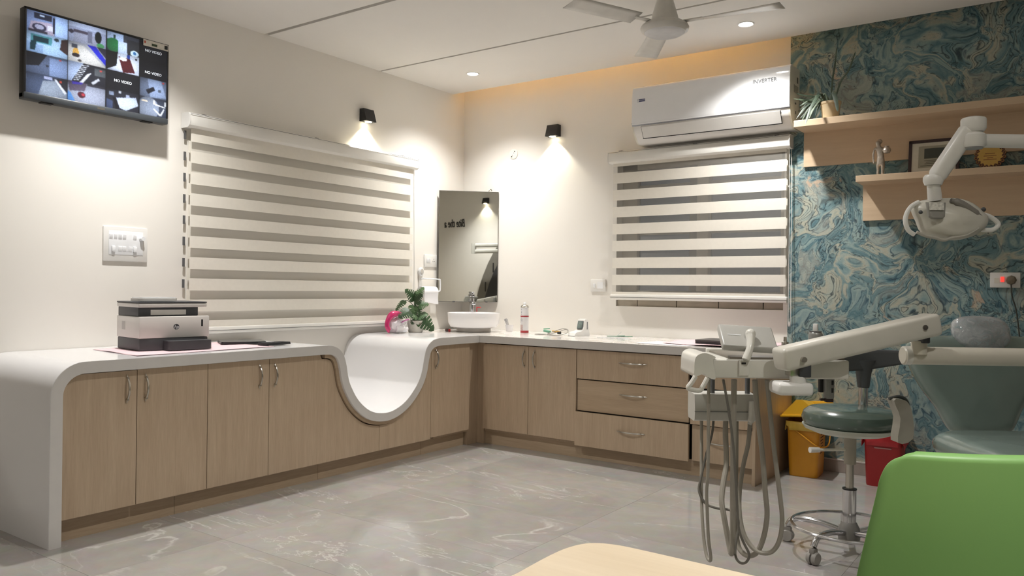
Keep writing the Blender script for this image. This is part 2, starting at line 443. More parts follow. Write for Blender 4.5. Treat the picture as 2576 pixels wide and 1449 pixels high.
# window behind the right blind
w1 = struct(thing('window_1', None, None, (0, YB + 0.12, 0))); w1['label'] = 'dark window with pale frame behind the zebra blind'
fy0, fy1 = -0.03, 0.03
fr = G()
fr.bx(WX0, WX0 + 0.13, fy0, fy1, WZ0, WZ1, 0.004); fr.bx(WX1 - 0.05, WX1, fy0, fy1, WZ0, WZ1, 0.004)
fr.bx(WX0, WX1, fy0, fy1, WZ1 - 0.10, WZ1, 0.004); fr.bx(WX0, WX1, fy0, fy1, WZ0 + 0.075, WZ0 + 0.12, 0.004)
fr.obj('frame', plain('window_frame_paint', (196, 190, 178), 0.4), w1)
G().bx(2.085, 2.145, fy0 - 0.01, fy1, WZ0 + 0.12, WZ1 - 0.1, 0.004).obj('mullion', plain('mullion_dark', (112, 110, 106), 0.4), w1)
G().bx(2.145, 2.235, fy0 - 0.02, fy1, WZ0 + 0.12, WZ1 - 0.1, 0.004).obj('mullion', plain('mullion_paint', (196, 190, 178), 0.4), w1)
gm = plain('grille_paint', (170, 166, 156), 0.45)
for z in (1.96, 1.60, 1.215):
    for xa, xb in ((WX0 + 0.13, 2.085), (2.235, WX1 - 0.05)):
        G().bx(xa, xb, -0.012, 0.0, z - 0.012, z + 0.012, 0.003).obj('rail', gm, w1)
for xa, xb in ((WX0 + 0.13, 2.085), (2.235, WX1 - 0.05)):
    G().bx(xa, xb, 0.005, 0.011, WZ0 + 0.12, WZ1 - 0.1).obj('pane', 'glass', w1, 0)
sill_m = plain('sill_tile', (176, 166, 150), 0.3)
for k, (xa, xb) in enumerate(((WX0, 1.70), (1.70, 2.02), (2.02, 2.34), (2.34, 2.66), (2.66, WX1))):
    G().bx(xa + 0.003, xb - 0.003, -0.105, 0.03, WZ0 - 0.0, WZ0 + 0.072, 0.002).obj('sill_tile', sill_m, w1, 0)

# ------------------------------------------------------------------ worktops
U = [(-3.30, CT), (-3.0, CT), (-2.59, CT), (-2.2, CT), (-2.075, 0.8135),
     (-2.02, 0.806), (-1.972, 0.783), (-1.938, 0.74), (-1.917, 0.68), (-1.903, 0.612), (-1.878, 0.55), (-1.815, 0.459), (-1.722, 0.386), (-1.622, 0.356), (-1.512, 0.358),
     (-1.393, 0.405), (-1.290, 0.495), (-1.236, 0.584), (-1.209, 0.69), (-1.183, 0.755), (-1.128, 0.798), (-1.055, 0.8125), (-0.95, CT), (-0.60, CT)]
Us = [(-3.641, 0.33 * k) for k in range(2)] + [(-3.491 - 0.15 * math.cos(PI / 2 * k / 14), 0.664 + 0.15 * math.sin(PI / 2 * k / 14)) for k in range(15)] + sm2(U, 5)
TH = 0.054
def offset(path, d):
    out = []
    for i, p in enumerate(path):
        a = path[max(i - 1, 0)]; b = path[min(i + 1, len(path) - 1)]
        tx, ty = b[0] - a[0], b[1] - a[1]; L = math.hypot(tx, ty)
        out.append((p[0] + ty / L * d, p[1] - tx / L * d))
    return out
Lo = offset(Us, TH)
Lo[0] = (Us[0][0] + TH, 0.0)
def ribbon(top, bot, x0, x1):
    m = len(top); vs = []; fs = []
    for x in (x0, x1):
        vs += [(x, a, b) for a, b in top] + [(x, a, b) for a, b in bot]
    o = 2 * m
    for i in range(m - 1):
        fs += [(i, i + 1, m + i + 1, m + i), (o + i, o + m + i, o + m + i + 1, o + i + 1),
               (i, o + i, o + i + 1, i + 1), (m + i, m + i + 1, o + m + i + 1, o + m + i)]
    fs += [(0, m, o + m, o), (m - 1, o + m - 1, o + 2 * m - 1, 2 * m - 1)]
    return vs, fs
WT = thing('wave_worktop', 'white worktop that dips in a deep wave and waterfalls to the floor', 'worktop', (0, 0, 0))
g = G(); g.add(*ribbon(Us, Lo, 0.002, 0.787)); g.obj('worktop_slab', 'white_top', WT, 40)
edge_m = plain('worktop_edge', (218, 215, 212), 0.3, var=0.02)
g = G(); g.add(*ribbon([(a, b) for a, b in offset(Us, 0.0012)], offset(Us, TH - 0.0012), 0.7868, 0.7885)); g.obj('front_edge', edge_m, WT, 40)
# oak liner that follows the underside of the dip
seg = [i for i, p in enumerate(Us) if -2.08 < p[0] < -1.06]
g = G(); g.add(*ribbon([Lo[i] for i in seg], [offset(Us, TH + 0.022)[i] for i in seg], 0.05, 0.772)); g.obj('underside_liner', 'oak_y', WT, 40)
rt = thing('marble_worktop', 'glossy white marble worktop under the window, running to the papered wall', 'worktop', (0, 0, 0))
g = G().bx(0.002, 2.865, -0.598, YB - 0.002, CT - TH, CT, 0.002); g.obj('worktop_slab', 'marble_top', rt, 0)
G().bx(0.789, 2.865, -0.6005, -0.598, CT - TH + 0.001, CT - 0.001).obj('front_edge', edge_m, rt, 0)

# ------------------------------------------------------------------ cabinets
def bow(p0, p1, out, parent, r=0.0055):
    p0 = Vector(p0); p1 = Vector(p1); out = Vector(out); pts = []; rr = []
    for k in range(13):
        t = k / 12; h = math.sin(PI * min(1, max(0, (t - 0.08) / 0.84))) ** 0.7 if 0.08 < t < 0.92 else 0
        pts.append(p0.lerp(p1, t) + out * (0.004 + 0.024 * h)); rr.append(r * (0.35 + 0.65 * min(1, 6 * min(t, 1 - t))))
    g = G().tube(pts, rr, 8)
    d = (p1 - p0)
    for t in (0.12, 0.88):
        c = p0.lerp(p1, t); g.cyl(c, c + out * 0.018, 0.0045, n=8)
    return g.obj('handle', 'steel', parent)
LoL = offset(Us, TH + 0.0245)
XF = 0.757                     # front plane of the left doors
def cap_z(y):                  # underside of the wave at y (lowest sheet above the doors)
    best = 9; P_ = LoL if -2.10 < y < -1.04 else Lo
    for (a, b), (c, d) in zip(P_[:-1], P_[1:]):
        if y < -3.4 and min(b, d) < 0.60: continue
        if min(a, c) - 1e-6 <= y <= max(a, c) + 1e-6 and abs(c - a) > 1e-6:
            best = min(best, b + (d - b) * (y - a) / (c - a))
    return best if best < 5 else CT - TH
def curved_door(ya, yb, parent, z0=0.108, name='door', gap=0.0018, extra=0.004):
    ya += gap; yb -= gap; n = max(2, int((yb - ya) / 0.012)); poly = [(ya, z0)] + [(yb, z0)]
    for k in range(n + 1):
        y = yb + (ya - yb) * k / n; poly.append((y, max(z0 + 0.02, cap_z(y) - extra)))
    return G().prism(poly, lambda a, b, d: (d, a, b), XF - 0.02, XF).obj(name, 'oak', parent, 0)
def cabinet(name, label, group=None): return thing(name, label, 'cabinet', (0, 0, 0), 0, group)
GL = 'oak cabinets under the wave worktop'
c1 = cabinet('base_cabinet', 'narrow oak cabinet with one door beside the white waterfall end', GL)
curved_door(-3.583, -3.231, c1, extra=0.006)
G().bx(0.03, XF - 0.022, -3.56, -3.235, 0.1, 0.66).obj('carcass', 'oak', c1, 0)
bow((XF, -3.283, 0.737), (XF, -3.283, 0.601), (1, 0, 0), c1)
c2 = cabinet('base_cabinet', 'two-door oak cabinet below the printer', GL)
for a, b, hy in ((-3.231, -2.85, -3.19), (-2.85, -2.466, -2.533)):
    d = curved_door(a, b, c2); bow((XF, hy, 0.734), (XF, hy, 0.600), (1, 0, 0), d)
G().bx(0.03, XF - 0.022, -3.228, -2.47, 0.1, 0.75).obj('carcass', 'oak', c2, 0)
c3 = cabinet('base_cabinet', 'oak cabinet whose door is cut by the left slope of the wave', GL)
d = curved_door(-2.466, -1.602, c3); bow((XF, -2.431, 0.732), (XF, -2.431, 0.597), (1, 0, 0), d)
G().bx(0.03, XF - 0.022, -2.462, -2.10, 0.1, 0.74).bx(0.03, XF - 0.022, -2.10, -1.61, 0.1, 0.265).obj('carcass', 'oak', c3, 0)
c4 = cabinet('base_cabinet', 'low oak cabinet front with no handle under the right slope of the wave', GL)
curved_door(-1.602, -1.102, c4, name='front_panel')
G().bx(0.03, XF - 0.022, -1.595, -1.11, 0.1, 0.26).obj('carcass', 'oak', c4, 0)
c5 = cabinet('base_cabinet', 'narrow oak cabinet between the wave and the inner corner', GL)
d = curved_door(-1.102, -0.672, c5, z0=0.118); bow((XF, -1.057, 0.739), (XF, -1.057, 0.597), (1, 0, 0), d)
G().bx(0.03, XF - 0.022, -1.045, -0.67, 0.1, 0.73).obj('carcass', 'oak', c5, 0)
YF = -0.572
cf = cabinet('corner_filler', 'recessed oak strip filling the inside corner of the cabinets')
G().bx(0.03, 0.735, -0.668, -0.53, 0.0, 0.755).obj('side_strip', 'oak', cf, 0)
G().bx(0.735, 0.80, -0.545, -0.52, 0.0, 0.755).obj('back_strip', 'oak', cf, 0)
GR = 'oak cabinets under the marble worktop'
c6 = cabinet('base_cabinet', 'two-door oak cabinet right of the inner corner below the spray can', GR)
for a, b, hx in ((0.805, 1.216, 1.182), (1.216, 1.617, 1.271)):
    d = G().bx(a + 0.0018, b - 0.0018, YF, YF + 0.02, 0.118, 0.752, 0.001).obj('door', 'oak', c6, 0)
    bow((hx, YF, 0.729), (hx, YF, 0.598), (0, -1, 0), d)
G().bx(0.81, 1.612, YF + 0.022, YB - 0.01, 0.1, 0.75).obj('carcass', 'oak', c6, 0)
c7 = cabinet('drawer_cabinet', 'oak cabinet with three wide drawers, the lowest pulled slightly out', GR)
for z0, z1, yo, x1_, x0_, mt in ((0.554, 0.752, 0.0, 2.437, 1.621, 'oak'), (0.334, 0.546, 0.012, 2.437, 1.621, 'oak_h'), (0.096, 0.328, -0.018, 2.448, 1.619, 'oak')):
    d = G().bx(x0_, x1_, YF + yo, YF + yo + 0.02, z0, z1, 0.001).obj('drawer', mt, c7, 0)
    zc = {0.554: 0.682, 0.334: 0.469, 0.096: 0.231}[z0]
    bow((1.945, YF + yo, zc), (2.150, YF + yo, zc), (0, -1, 0), d)
    if yo < 0: G().bx(x0_ + 0.02, x1_ - 0.02, YF + yo + 0.02, YF + 0.05, z0 + 0.01, z1 - 0.03).obj('drawer_box', 'oak', d, 0)
G().bx(1.625, 2.435, YF + 0.035, YB - 0.01, 0.1, 0.75).obj('carcass', 'black_mat', c7, 0)
c8 = cabinet('drawer_cabinet', 'narrow oak drawer cabinet at the end of the run behind the hanging hoses', GR)
for z0, z1, yo in ((0.560, 0.752, 0.0), (0.335, 0.540, -0.025), (0.100, 0.326, 0.008)):
    d = G().bx(2.462, 2.846, YF + yo, YF + yo + 0.02, z0, z1, 0.001).obj('drawer', 'oak', c8, 0)
    zc = (z0 + z1) / 2 + 0.012
    bow((2.56, YF + yo, zc), (2.76, YF + yo, zc), (0, -1, 0), d)
    if yo < 0: G().bx(2.47, 2.84, YF + yo + 0.02, YF + 0.05, z0 + 0.01, z1 - 0.03).obj('drawer_box', 'oak', d, 0)
G().bx(2.455, 2.846, YF + 0.035, YB - 0.01, 0.1, 0.75).obj('carcass', 'black_mat', c8, 0)
G().bx(2.848, 2.868, YF - 0.004, YB - 0.004, 0.0, 0.757, 0.001).obj('end_panel', 'oak', c8, 0)
pl = thing('cabinet_plinth', 'recessed oak plinth along the floor under the wave worktop cabinets', 'plinth')
for a, b in ((-3.584, -3.0), (-3.0, -2.066), (-2.066, -1.15), (-1.15, -0.675)):
    G().bx(0.69, 0.708, a + 0.001, b - 0.001, 0.0, 0.098).obj('plinth_board', 'oak_y', pl, 0)
pl2 = thing('cabinet_plinth', 'recessed oak plinth along the floor under the marble worktop cabinets', 'plinth')
G().bx(0.80, 2.846, -0.525, -0.507, 0.0, 0.098).obj('plinth_board', 'oak_h', pl2, 0)

# ------------------------------------------------------------------ lights in the place
white_led = emis('downlight_lens', (255, 252, 246), 14.0)
def downlight(x, y, label, power=None):
    e = thing('downlight', label, 'ceiling light', (x, y, CZ), 0, 'recessed ceiling downlights')
    G().lathe([(0.052, 0.0), (0.052, -0.004), (0.046, -0.005), (0.041, -0.002), (0.040, 0.004)], 32).obj('trim_ring', 'white_pl', e)
    G().lathe([(0.0, -0.001), (0.0405, -0.001), (0.0405, 0.003), (0.0, 0.003)], 32).obj('lens', white_led, e)
    ld = bpy.data.lights.new('downlight_beam', 'SPOT'); ld.energy = power or DOWNLIGHT_W
    ld.spot_size = math.radians(120); ld.spot_blend = 1.0; ld.shadow_soft_size = 0.035; ld.color = (1.0, 0.982, 0.95)
    lo = bpy.data.objects.new('downlight_beam', ld); col.objects.link(lo); lo.parent = e; lo.location = (0, 0, -0.012)
    return e
downlight(0.558, -0.43, 'lit recessed downlight in the ceiling corner above the mirror', 66.0)
downlight(2.718, -0.405, 'lit recessed downlight in the ceiling between the fan and the papered wall')
downlight(0.585, -3.00, 'lit recessed downlight above the printer')
downlight(2.70, -3.00, 'lit recessed downlight over the middle of the room')
downlight(4.86, -3.90, 'added unseen downlight brightening the right wall that the mirror reflects', 70.0)  # added lamp out of view, brightens the right wall for its mirror reflection
downlight(2.70, -5.40, 'lit recessed downlight near the rear wall', 40.0)

strip = thing('light_strip', 'warm light strip hidden in the ceiling cove above the back wall', 'light strip', (0.06, -0.045, 2.9405))
G().bx(0, 2.74, -0.006, 0.006, 0.0, 0.004).obj('strip_tape', 'white_pl', strip, 0)
G().bx(0, 2.74, -0.005, 0.005, 0.004, 0.009).obj('diffuser', emis('warm_strip', (255, 196, 112), 26.0), strip, 0)
# ------------------------------------------------------------------ television
TVY0, TVY1, TVZ0, TVZ1 = -3.483, -2.707, 2.098, 2.557
tv = thing('television', 'wall-mounted black television showing a grid of camera views', 'television', (0, (TVY0 + TVY1) / 2, TVZ0))
hw = (TVY1 - TVY0) / 2; TH_ = TVZ1 - TVZ0
G().bx(0.062, 0.112, -hw, hw, 0, TH_, 0.006).obj('housing', 'black', tv)
G().bx(0.0, 0.065, -0.16, 0.16, 0.12, 0.34, 0.004).obj('wall_bracket', 'black_mat', tv)
G().bx(0.062, 0.120, -hw, hw, -0.004, 0.03, 0.005).obj('speaker_bar', plain('speaker_bar', (58, 62, 66), 0.35), tv)
g = G()
for y0, y1, z0, z1 in ((-hw, hw, TH_ - 0.012, TH_), (-hw, -hw + 0.011, 0.03, TH_), (hw - 0.011, hw, 0.03, TH_)): g.bx(0.108, 0.118, y0, y1, z0, z1, 0.002)
g.obj('bezel', 'black', tv)
for s in (-1, 1): G().bx(0.075, 0.11, s * 0.27 - 0.03, s * 0.27 + 0.03, -0.010, -0.003, 0.002).obj('stand_mount', 'black', tv)
G().bx(0.119, 0.1205, -0.02, 0.02, 0.010, 0.020).obj('badge', 'steel', tv, 0)
def screen_image(NU, NV):
    img = np.zeros((NV, NU, 3)); cols = [0, 0.268, 0.535, 0.785, 1.0]
    rnd = np.random.RandomState(3)
    uu, vv = np.meshgrid((np.arange(NU) + 0.5) / NU, (np.arange(NV) + 0.5) / NV)
    def poly(r, c, pts, colr):
        x = (uu - cols[c]) / (cols[c + 1] - cols[c]); y = vv * 4 - r
        inside = np.zeros(uu.shape, bool); m = len(pts)
        for i in range(m):
            (x1, y1), (x2, y2) = pts[i], pts[(i + 1) % m]
            if y1 == y2: continue
            k = ((y1 > y) != (y2 > y)) & (x < (x2 - x1) * (y - y1) / (y2 - y1) + x1)
            inside ^= k
        inside &= (x >= 0) & (x <= 1) & (y >= 0) & (y <= 1)
        img[inside] = colr
    def R(r, c, x0, y0, x1, y1, colr): poly(r, c, [(x0, y0), (x1, y0), (x1, y1), (x0, y1)], colr)
    def E(r, c, cx, cy, rx, ry, colr): poly(r, c, [(cx + rx * math.cos(t), cy + ry * math.sin(t)) for t in np.linspace(0, 2 * PI, 18)[:-1]], colr)
    K = (16, 18, 22)
    # row 0
    R(0, 0, 0, 0, 1, 1, (104, 122, 164)); R(0, 0, .68, .0, 1, 1, (150, 178, 226)); R(0, 0, .18, .05, .6, .34, (34, 38, 54)); R(0, 0, .3, .1, .42, .2, (170, 190, 220)); poly(0, 0, [(.1, .5), (.6, .4), (.66, 1), (.05, 1)], (142, 136, 158))
    E(0, 0, .3, .74, .17, .2, (48, 48, 66)); E(0, 0, .3, .72, .11, .12, (136, 140, 166)); R(0, 0, .5, .56, .66, .8, (176, 180, 200)); R(0, 0, .62, .1, .67, .9, (30, 32, 44)); R(0, 0, .05, .88, .5, 1, (50, 48, 60))
    R(0, 1, 0, 0, 1, 1, (132, 142, 172)); R(0, 1, 0, 0, 1, .26, (160, 174, 206)); R(0, 1, .14, .36, .62, .5, (60, 56, 70)); poly(0, 1, [(.15, .5), (.7, .5), (.9, 1), (.12, 1)], (122, 128, 150)); E(0, 1, .78, .5, .09, .3, (18, 22, 24)); E(0, 1, .84, .9, .1, .12, (62, 128, 84)); E(0, 1, .08, .5, .07, .1, (48, 46, 60)); R(0, 1, .5, .3, .62, .9, (86, 90, 110))
    R(0, 2, 0, 0, 1, 1, (52, 56, 66)); R(0, 2, 0, 0, .5, .4, (150, 172, 208)); R(0, 2, .2, .1, .26, .6, (40, 60, 60)); E(0, 2, .2, .66, .22, .36, (34, 96, 56)); R(0, 2, .34, .4, .62, 1, (166, 184, 216)); poly(0, 2, [(.6, .2), (1, .2), (1, 1), (.62, 1)], (40, 42, 46)); E(0, 2, .84, .86, .13, .16, (182, 206, 226)); E(0, 2, .84, .84, .05, .08, (46, 96, 150))
    R(0, 3, 0, 0, 1, 1, K)
    # row 1
    R(1, 0, 0, 0, 1, 1, (142, 172, 206)); poly(1, 0, [(.0, .5), (.4, .6), (.4, 1), (0, 1)], (120, 150, 190)); poly(1, 0, [(.1, .1), (.62, .1), (.6, .5), (.1, .5)], (70, 128, 140)); R(1, 0, .16, .2, .52, .44, (24, 46, 54)); poly(1, 0, [(.1, .44), (.24, .44), (.2, .9), (.08, .9)], (24, 50, 58)); poly(1, 0, [(.84, .1), (1, 0), (1, .8), (.8, .6)], (50, 36, 36)); E(1, 0, .72, .16, .06, .08, (40, 50, 58))
    R(1, 1, 0, 0, 1, 1, (156, 162, 176)); poly(1, 1, [(0, .2), (.4, .1), (1, 1), (0, 1)], (188, 190, 192)); poly(1, 1, [(.5, 0), (.72, 0), (1, .6), (1, .9)], (34, 40, 190)); poly(1, 1, [(.74, 0), (1, 0), (1, .52)], (44, 44, 60)); E(1, 1, .2, .5, .08, .2, (196, 152, 70)); E(1, 1, .2, .66, .1, .1, (40, 34, 36)); R(1, 1, .1, .12, .24, .3, (60, 66, 80)); E(1, 1, .3, .9, .05, .06, (70, 66, 66))
    R(1, 2, 0, 0, 1, 1, (196, 208, 230)); poly(1, 2, [(0, 0), (.34, 0), (.3, .7), (0, 1)], (14, 14, 16)); poly(1, 2, [(.36, .2), (.7, .2), (.86, .9), (.5, 1)], (70, 22, 28)); E(1, 2, .5, .28, .12, .1, (220, 230, 240)); E(1, 2, .66, .1, .05, .12, (30, 56, 150)); R(1, 2, .86, .1, .92, .2, (30, 34, 40)); poly(1, 2, [(.1, .9), (.5, .95), (.5, 1), (.1, 1)], (170, 180, 205))
    R(1, 3, 0, 0, 1, 1, K)
    # row 2
    R(2, 0, 0, 0, 1, 1, (74, 86, 112)); R(2, 0, .55, .1, 1, 1, (112, 132, 172)); poly(2, 0, [(0, 0), (.5, 0), (.3, .6), (0, .7)], (26, 28, 34)); E(2, 0, .5, .55, .04, .05, (40, 44, 54)); E(2, 0, .82, .14, .03, .04, (190, 70, 70))
    R(2, 1, 0, 0, 1, 1, (162, 182, 220)); poly(2, 1, [(.4, 0), (1, 0), (1, 1), (.1, 1)], (34, 36, 44))
    for k in range(9): poly(2, 1, [(.33 - k * .022, .1 + k * .1), (.54 - k * .03, .06 + k * .1), (.54 - k * .03, .1 + k * .1), (.32 - k * .022, .145 + k * .1)], (214, 222, 236))
    poly(2, 1, [(.5, .5), (.62, .4), (.4, 1), (.3, 1)], (200, 206, 218)); poly(2, 1, [(.6, .9), (.8, .6), (.84, .7), (.66, 1)], (186, 192, 206)); R(2, 1, .7, .1, 1, .5, (80, 86, 92)); E(2, 1, .86, .2, .04, .05, (206, 80, 80))
    R(2, 2, 0, 0, 1, 1, K)
    R(2, 3, 0, 0, 1, 1, (92, 104, 128)); poly(2, 3, [(.3, 0), (.8, 0), (1, .9), (.4, 1)], (132, 150, 184)); poly(2, 3, [(.24, .62), (.52, .4), (.58, .58), (.32, .84)], (26, 28, 36)); E(2, 3, .88, .1, .04, .05, (206, 70, 70)); R(2, 3, .7, .5, .8, .64, (70, 80, 96))
    # row 3
    R(3, 0, 0, 0, 1, 1, (66, 78, 104)); poly(3, 0, [(.4, .3), (.7, .2), (1, .5), (1, 1), (.3, 1)], (128, 140, 158)); poly(3, 0, [(.62, .1), (1, 0), (1, .7), (.9, .5)], (40, 40, 48)); R(3, 0, .42, .06, .62, .2, (170, 180, 220)); poly(3, 0, [(.66, .1), (.72, .1), (.98, .7), (.94, .8)], (206, 214, 230)); R(3, 0, .8, .14, .86, .26, (180, 70, 60))
    R(3, 1, 0, 0, 1, 1, (154, 162, 184)); poly(3, 1, [(0, 0), (.5, 0), (.44, .4), (.06, .5)], (92, 84, 104)); poly(3, 1, [(.1, 0), (.4, 0), (.36, .1), (.12, .16)], (74, 62, 190)); E(3, 1, .36, .62, .1, .16, (70, 34, 44)); E(3, 1, .4, .6, .05, .06, (170, 56, 70)); poly(3, 1, [(0, .5), (.08, .6), (.2, 1), (0, 1)], (92, 150, 226)); R(3, 1, .5, 0, 1, .1, (60, 60, 72))
    R(3, 2, 0, 0, 1, 1, (40, 42, 52)); poly(3, 2, [(.3, .4), (.9, .2), (.98, .62), (.6, 1), (.4, .9)], (190, 204, 232)); R(3, 2, .1, .1, .24, .3, (150, 168, 200)); R(3, 2, .38, .0, .46, .14, (210, 220, 236)); R(3, 2, .6, .14, .7, .3, (164, 176, 206)); poly(3, 2, [(.2, .4), (.3, .4), (.42, .95), (.3, 1)], (22, 22, 28)); poly(3, 2, [(0, .5), (.2, .6), (.2, 1), (0, 1)], (70, 84, 120))
    R(3, 3, 0, 0, 1, 1, (58, 66, 84)); E(3, 3, .34, .6, .4, .62, (134, 146, 168)); E(3, 3, .2, .24, .12, .05, (250, 236, 214)); poly(3, 3, [(.5, .1), (.58, .1), (.6, .3), (.96, .4), (.96, .46), (.52, .36)], (230, 234, 240)); poly(3, 3, [(.5, .6), (.56, .58), (.8, .86), (.76, .94)], (216, 222, 232)); poly(3, 3, [(.76, .9), (.9, .5), (.95, .52), (.82, .94)], (216, 222, 232)); R(3, 3, .92, .1, 1, .36, (220, 226, 236))
    # glow falls off within each picture, thin dark lines between the pictures
    for c in cols[1:-1]: img[np.abs(uu - c) < 0.0022] = (10, 12, 16)
    for r in (1, 2, 3): img[np.abs(vv - r / 4) < 0.003] = (12, 14, 18)
    for c in range(4):                                       # each lens view dims towards its rim, and the picture is soft
        for r in range(4):
            x = (uu - cols[c]) / (cols[c + 1] - cols[c]); y = vv * 4 - r; k = (x >= 0) & (x < 1) & (y >= 0) & (y < 1)
            f = 1.12 - 0.95 * ((x - 0.55) ** 2 + (y - 0.6) ** 2); img[k] *= np.clip(f, 0.35, 1.15)[k][:, None]
    for _ in range(1):
        img = (img + np.roll(img, 1, 0) * 0.5 + np.roll(img, -1, 0) * 0.5 + np.roll(img, 1, 1) * 0.5 + np.roll(img, -1, 1) * 0.5) / 3
    img *= (1 + 0.05 * rnd.randn(NV, NU, 1)); return np.clip(img, 0, 255)
NU, NV = 256, 144
img = screen_image(NU, NV)
sy0, sy1, sz0, sz1 = -hw + 0.011, hw - 0.011, 0.030, TH_ - 0.012
g = G().grid(lambda u, v: (0.1145, sy0 + (sy1 - sy0) * u, sz0 + (sz1 - sz0) * v), NU, NV)
sc = g.obj('screen', None, tv, 0, recalc=False)
at_ = sc.data.color_attributes.new('picture', 'FLOAT_COLOR', 'CORNER')
lc = np.where(img / 255 <= 0.04045, img / 255 / 12.92, ((img / 255 + 0.055) / 1.055) ** 2.4)[::-1]
px = np.ones((NU * NV, 4, 4)); px[:, :, :3] = lc.reshape(-1, 3)[:, None, :]
at_.data.foreach_set('color', px.reshape(-1).astype(np.float32))
m, n, b = nt('television_picture')
ca = n.nodes.new('ShaderNodeVertexColor'); ca.layer_name = 'picture'
tn = noise(n, mapping(n), 300, 2)
pc = mixc(n, 0.08, ca.outputs['Color'], tn.outputs['Color'], 'OVERLAY')
b.inputs['Base Color'].default_value = (0.01, 0.01, 0.012, 1); b.inputs['Roughness'].default_value = 0.22
link(n, pc, b.inputs['Emission Color']); b.inputs['Emission Strength'].default_value = 0.72
sc.data.materials.append(m)
nv_m = emis('screen_text', (186, 192, 200), 0.35)
for u, v in ((0.893, 0.125), (0.893, 0.42), (0.66, 0.625)):
    text('caption', 'NO VIDEO', 0.021, nv_m, sc, (0.1152, sy0 + (sy1 - sy0) * u, sz1 - (sz1 - sz0) * v), FACE_PX, 0.0002, bold=0.0002)
stk = G().bx(0.1185, 0.1190, hw - 0.155, hw - 0.004, TH_ - 0.040, TH_ - 0.004).obj('rating_sticker', plain('sticker', (214, 208, 196), 0.5, var=0.1, scale=60), tv, 0)
G().bx(0.1190, 0.1192, hw - 0.028, hw - 0.008, TH_ - 0.032, TH_ - 0.010).obj('code_patch', 'black_mat', stk, 0)
G().bx(0.1190, 0.1192, hw - 0.105, hw - 0.072, TH_ - 0.032, TH_ - 0.018).obj('colour_patch', plain('sticker_green', (56, 72, 48), 0.5), stk, 0)
G().bx(0.1190, 0.1192, hw - 0.150, hw - 0.140, TH_ - 0.026, TH_ - 0.012).obj('colour_patch', plain('sticker_red', (190, 90, 70), 0.5), stk, 0)

# ------------------------------------------------------------------ switch plates (local: x out of the wall is +x)
pin = plain('socket_hole', (30, 28, 28), 0.6)
def plate(name, label, loc, rz, w, h, cat='switch plate', group=None):
    e = thing(name, label, cat, loc, rz, group)
    G().box((0.005, 0, 0), (0.012, w, h), 0.004).obj('plate', 'white_pl', e)
    return e
def rocker(e, y, z, w=0.021, h=0.030, mat='gloss_white', tilt=0.12):
    M = Matrix.Translation((0.012, y, z)) @ Matrix.Rotation(tilt, 4, 'Y')
    return G().box((0, 0, 0), (0.007, w, h), 0.0015, M).obj('switch', mat, e)
def holes(e, y, z, s=0.009, r=0.0028):
    for dy, dz in ((0, s), (-s * 0.9, -s * 0.6), (s * 0.9, -s * 0.6)):
        G().cyl((0.0105, y + dy, z + dz), (0.0116, y + dy, z + dz), r, n=10).obj('pin_hole', pin, e)
sb = plate('switchboard', 'large white switchboard with two rows of switches beside the left blind', (0, -2.889, 1.392), 0, 0.258, 0.197)
G().box((0.011, 0, 0.006), (0.004, 0.20, 0.135), 0.002).obj('module_frame', 'gloss_white', sb)
for y in (-0.088, -0.062, -0.036, -0.011): rocker(sb, y, 0.041)
rocker(sb, 0.050, 0.041)
for y in (-0.036, -0.011, 0.025): rocker(sb, y, -0.028)
for y in (-0.075, 0.050):                                   # plug-in adapters
    a = G().box((0.017, y, -0.028), (0.012, 0.020, 0.034), 0.004).obj('plug_adapter', 'gloss_white', sb)
k = G().cyl((0.012, 0.090, 0.036), (0.034, 0.090, 0.036), 0.014, 0.012, 18).obj('dimmer_knob', 'gloss_white', sb)
holes(sb, 0.086, -0.030)
s2 = plate('switch_plate', 'small white switch and socket plate left of the mirror', (0, -0.274, 1.389), 0, 0.158, 0.105)
for y in (-0.042, -0.016): rocker(s2, y, 0.0, 0.020, 0.036)
holes(s2, 0.036, 0.004, 0.011, 0.003)
RB = -PI / 2                                                # faces -y on the back wall
s3 = plate('wall_socket', 'white socket with one switch on the wall left of the right blind', (1.371, YB, 1.199), RB, 0.134, 0.098)
rocker(s3, -0.032, -0.002, 0.017, 0.032)
G().box((0.0115, 0.02, 0), (0.001, 0.05, 0.05), 0.0004).obj('socket_face', 'gloss_white', s3, 0); holes(s3, 0.018, 0.0, 0.012, 0.0042)
s4 = plate('wall_socket', 'cream socket plate with red switch on the marbled wallpaper', (4.081, YB - 0.003, 1.252), RB, 0.152, 0.089)
G().box((0.011, -0.041, -0.003), (0.0015, 0.026, 0.03), 0.0006).obj('socket_face', 'ivory', s4, 0)
rocker(s4, -0.013, 0.004, 0.019, 0.031, emis('neon_red', (236, 70, 60), 0.5))
holes(s4, -0.041, -0.004, 0.006, 0.002)
pg = plain('brown_plug', (116, 104, 86), 0.55)
plug = thing('power_plug', 'brown three-pin plug in the socket on the wallpaper', 'plug', (4.112, YB - 0.017, 1.252), RB)
G().lathe([(0.0, 0), (0.027, 0.0), (0.028, 0.012), (0.022, 0.028), (0.0, 0.032)], 8, M=Matrix.Rotation(PI / 2, 4, 'Y')).obj('plug_body', pg, plug)
G().tube(smooth([(0.018, 0, -0.02), (0.016, 0.002, -0.05), (0.008, 0.006, -0.10), (0.006, 0.03, -0.2), (0.006, 0.06, -0.5)], 5), 0.004, 8).obj('cord', plain('plug_cord', (70, 72, 66), 0.6), plug)
rc = thing('ceiling_rose', 'round white blanking plate with screw holes high on the back wall', 'wall plate', (0.540, YB, 2.300), RB)
G().lathe([(0.043, 0), (0.043, 0.004), (0.038, 0.007), (0.0, 0.007)], 32, M=Matrix.Rotation(PI / 2, 4, 'Y')).obj('plate', 'wall', rc)
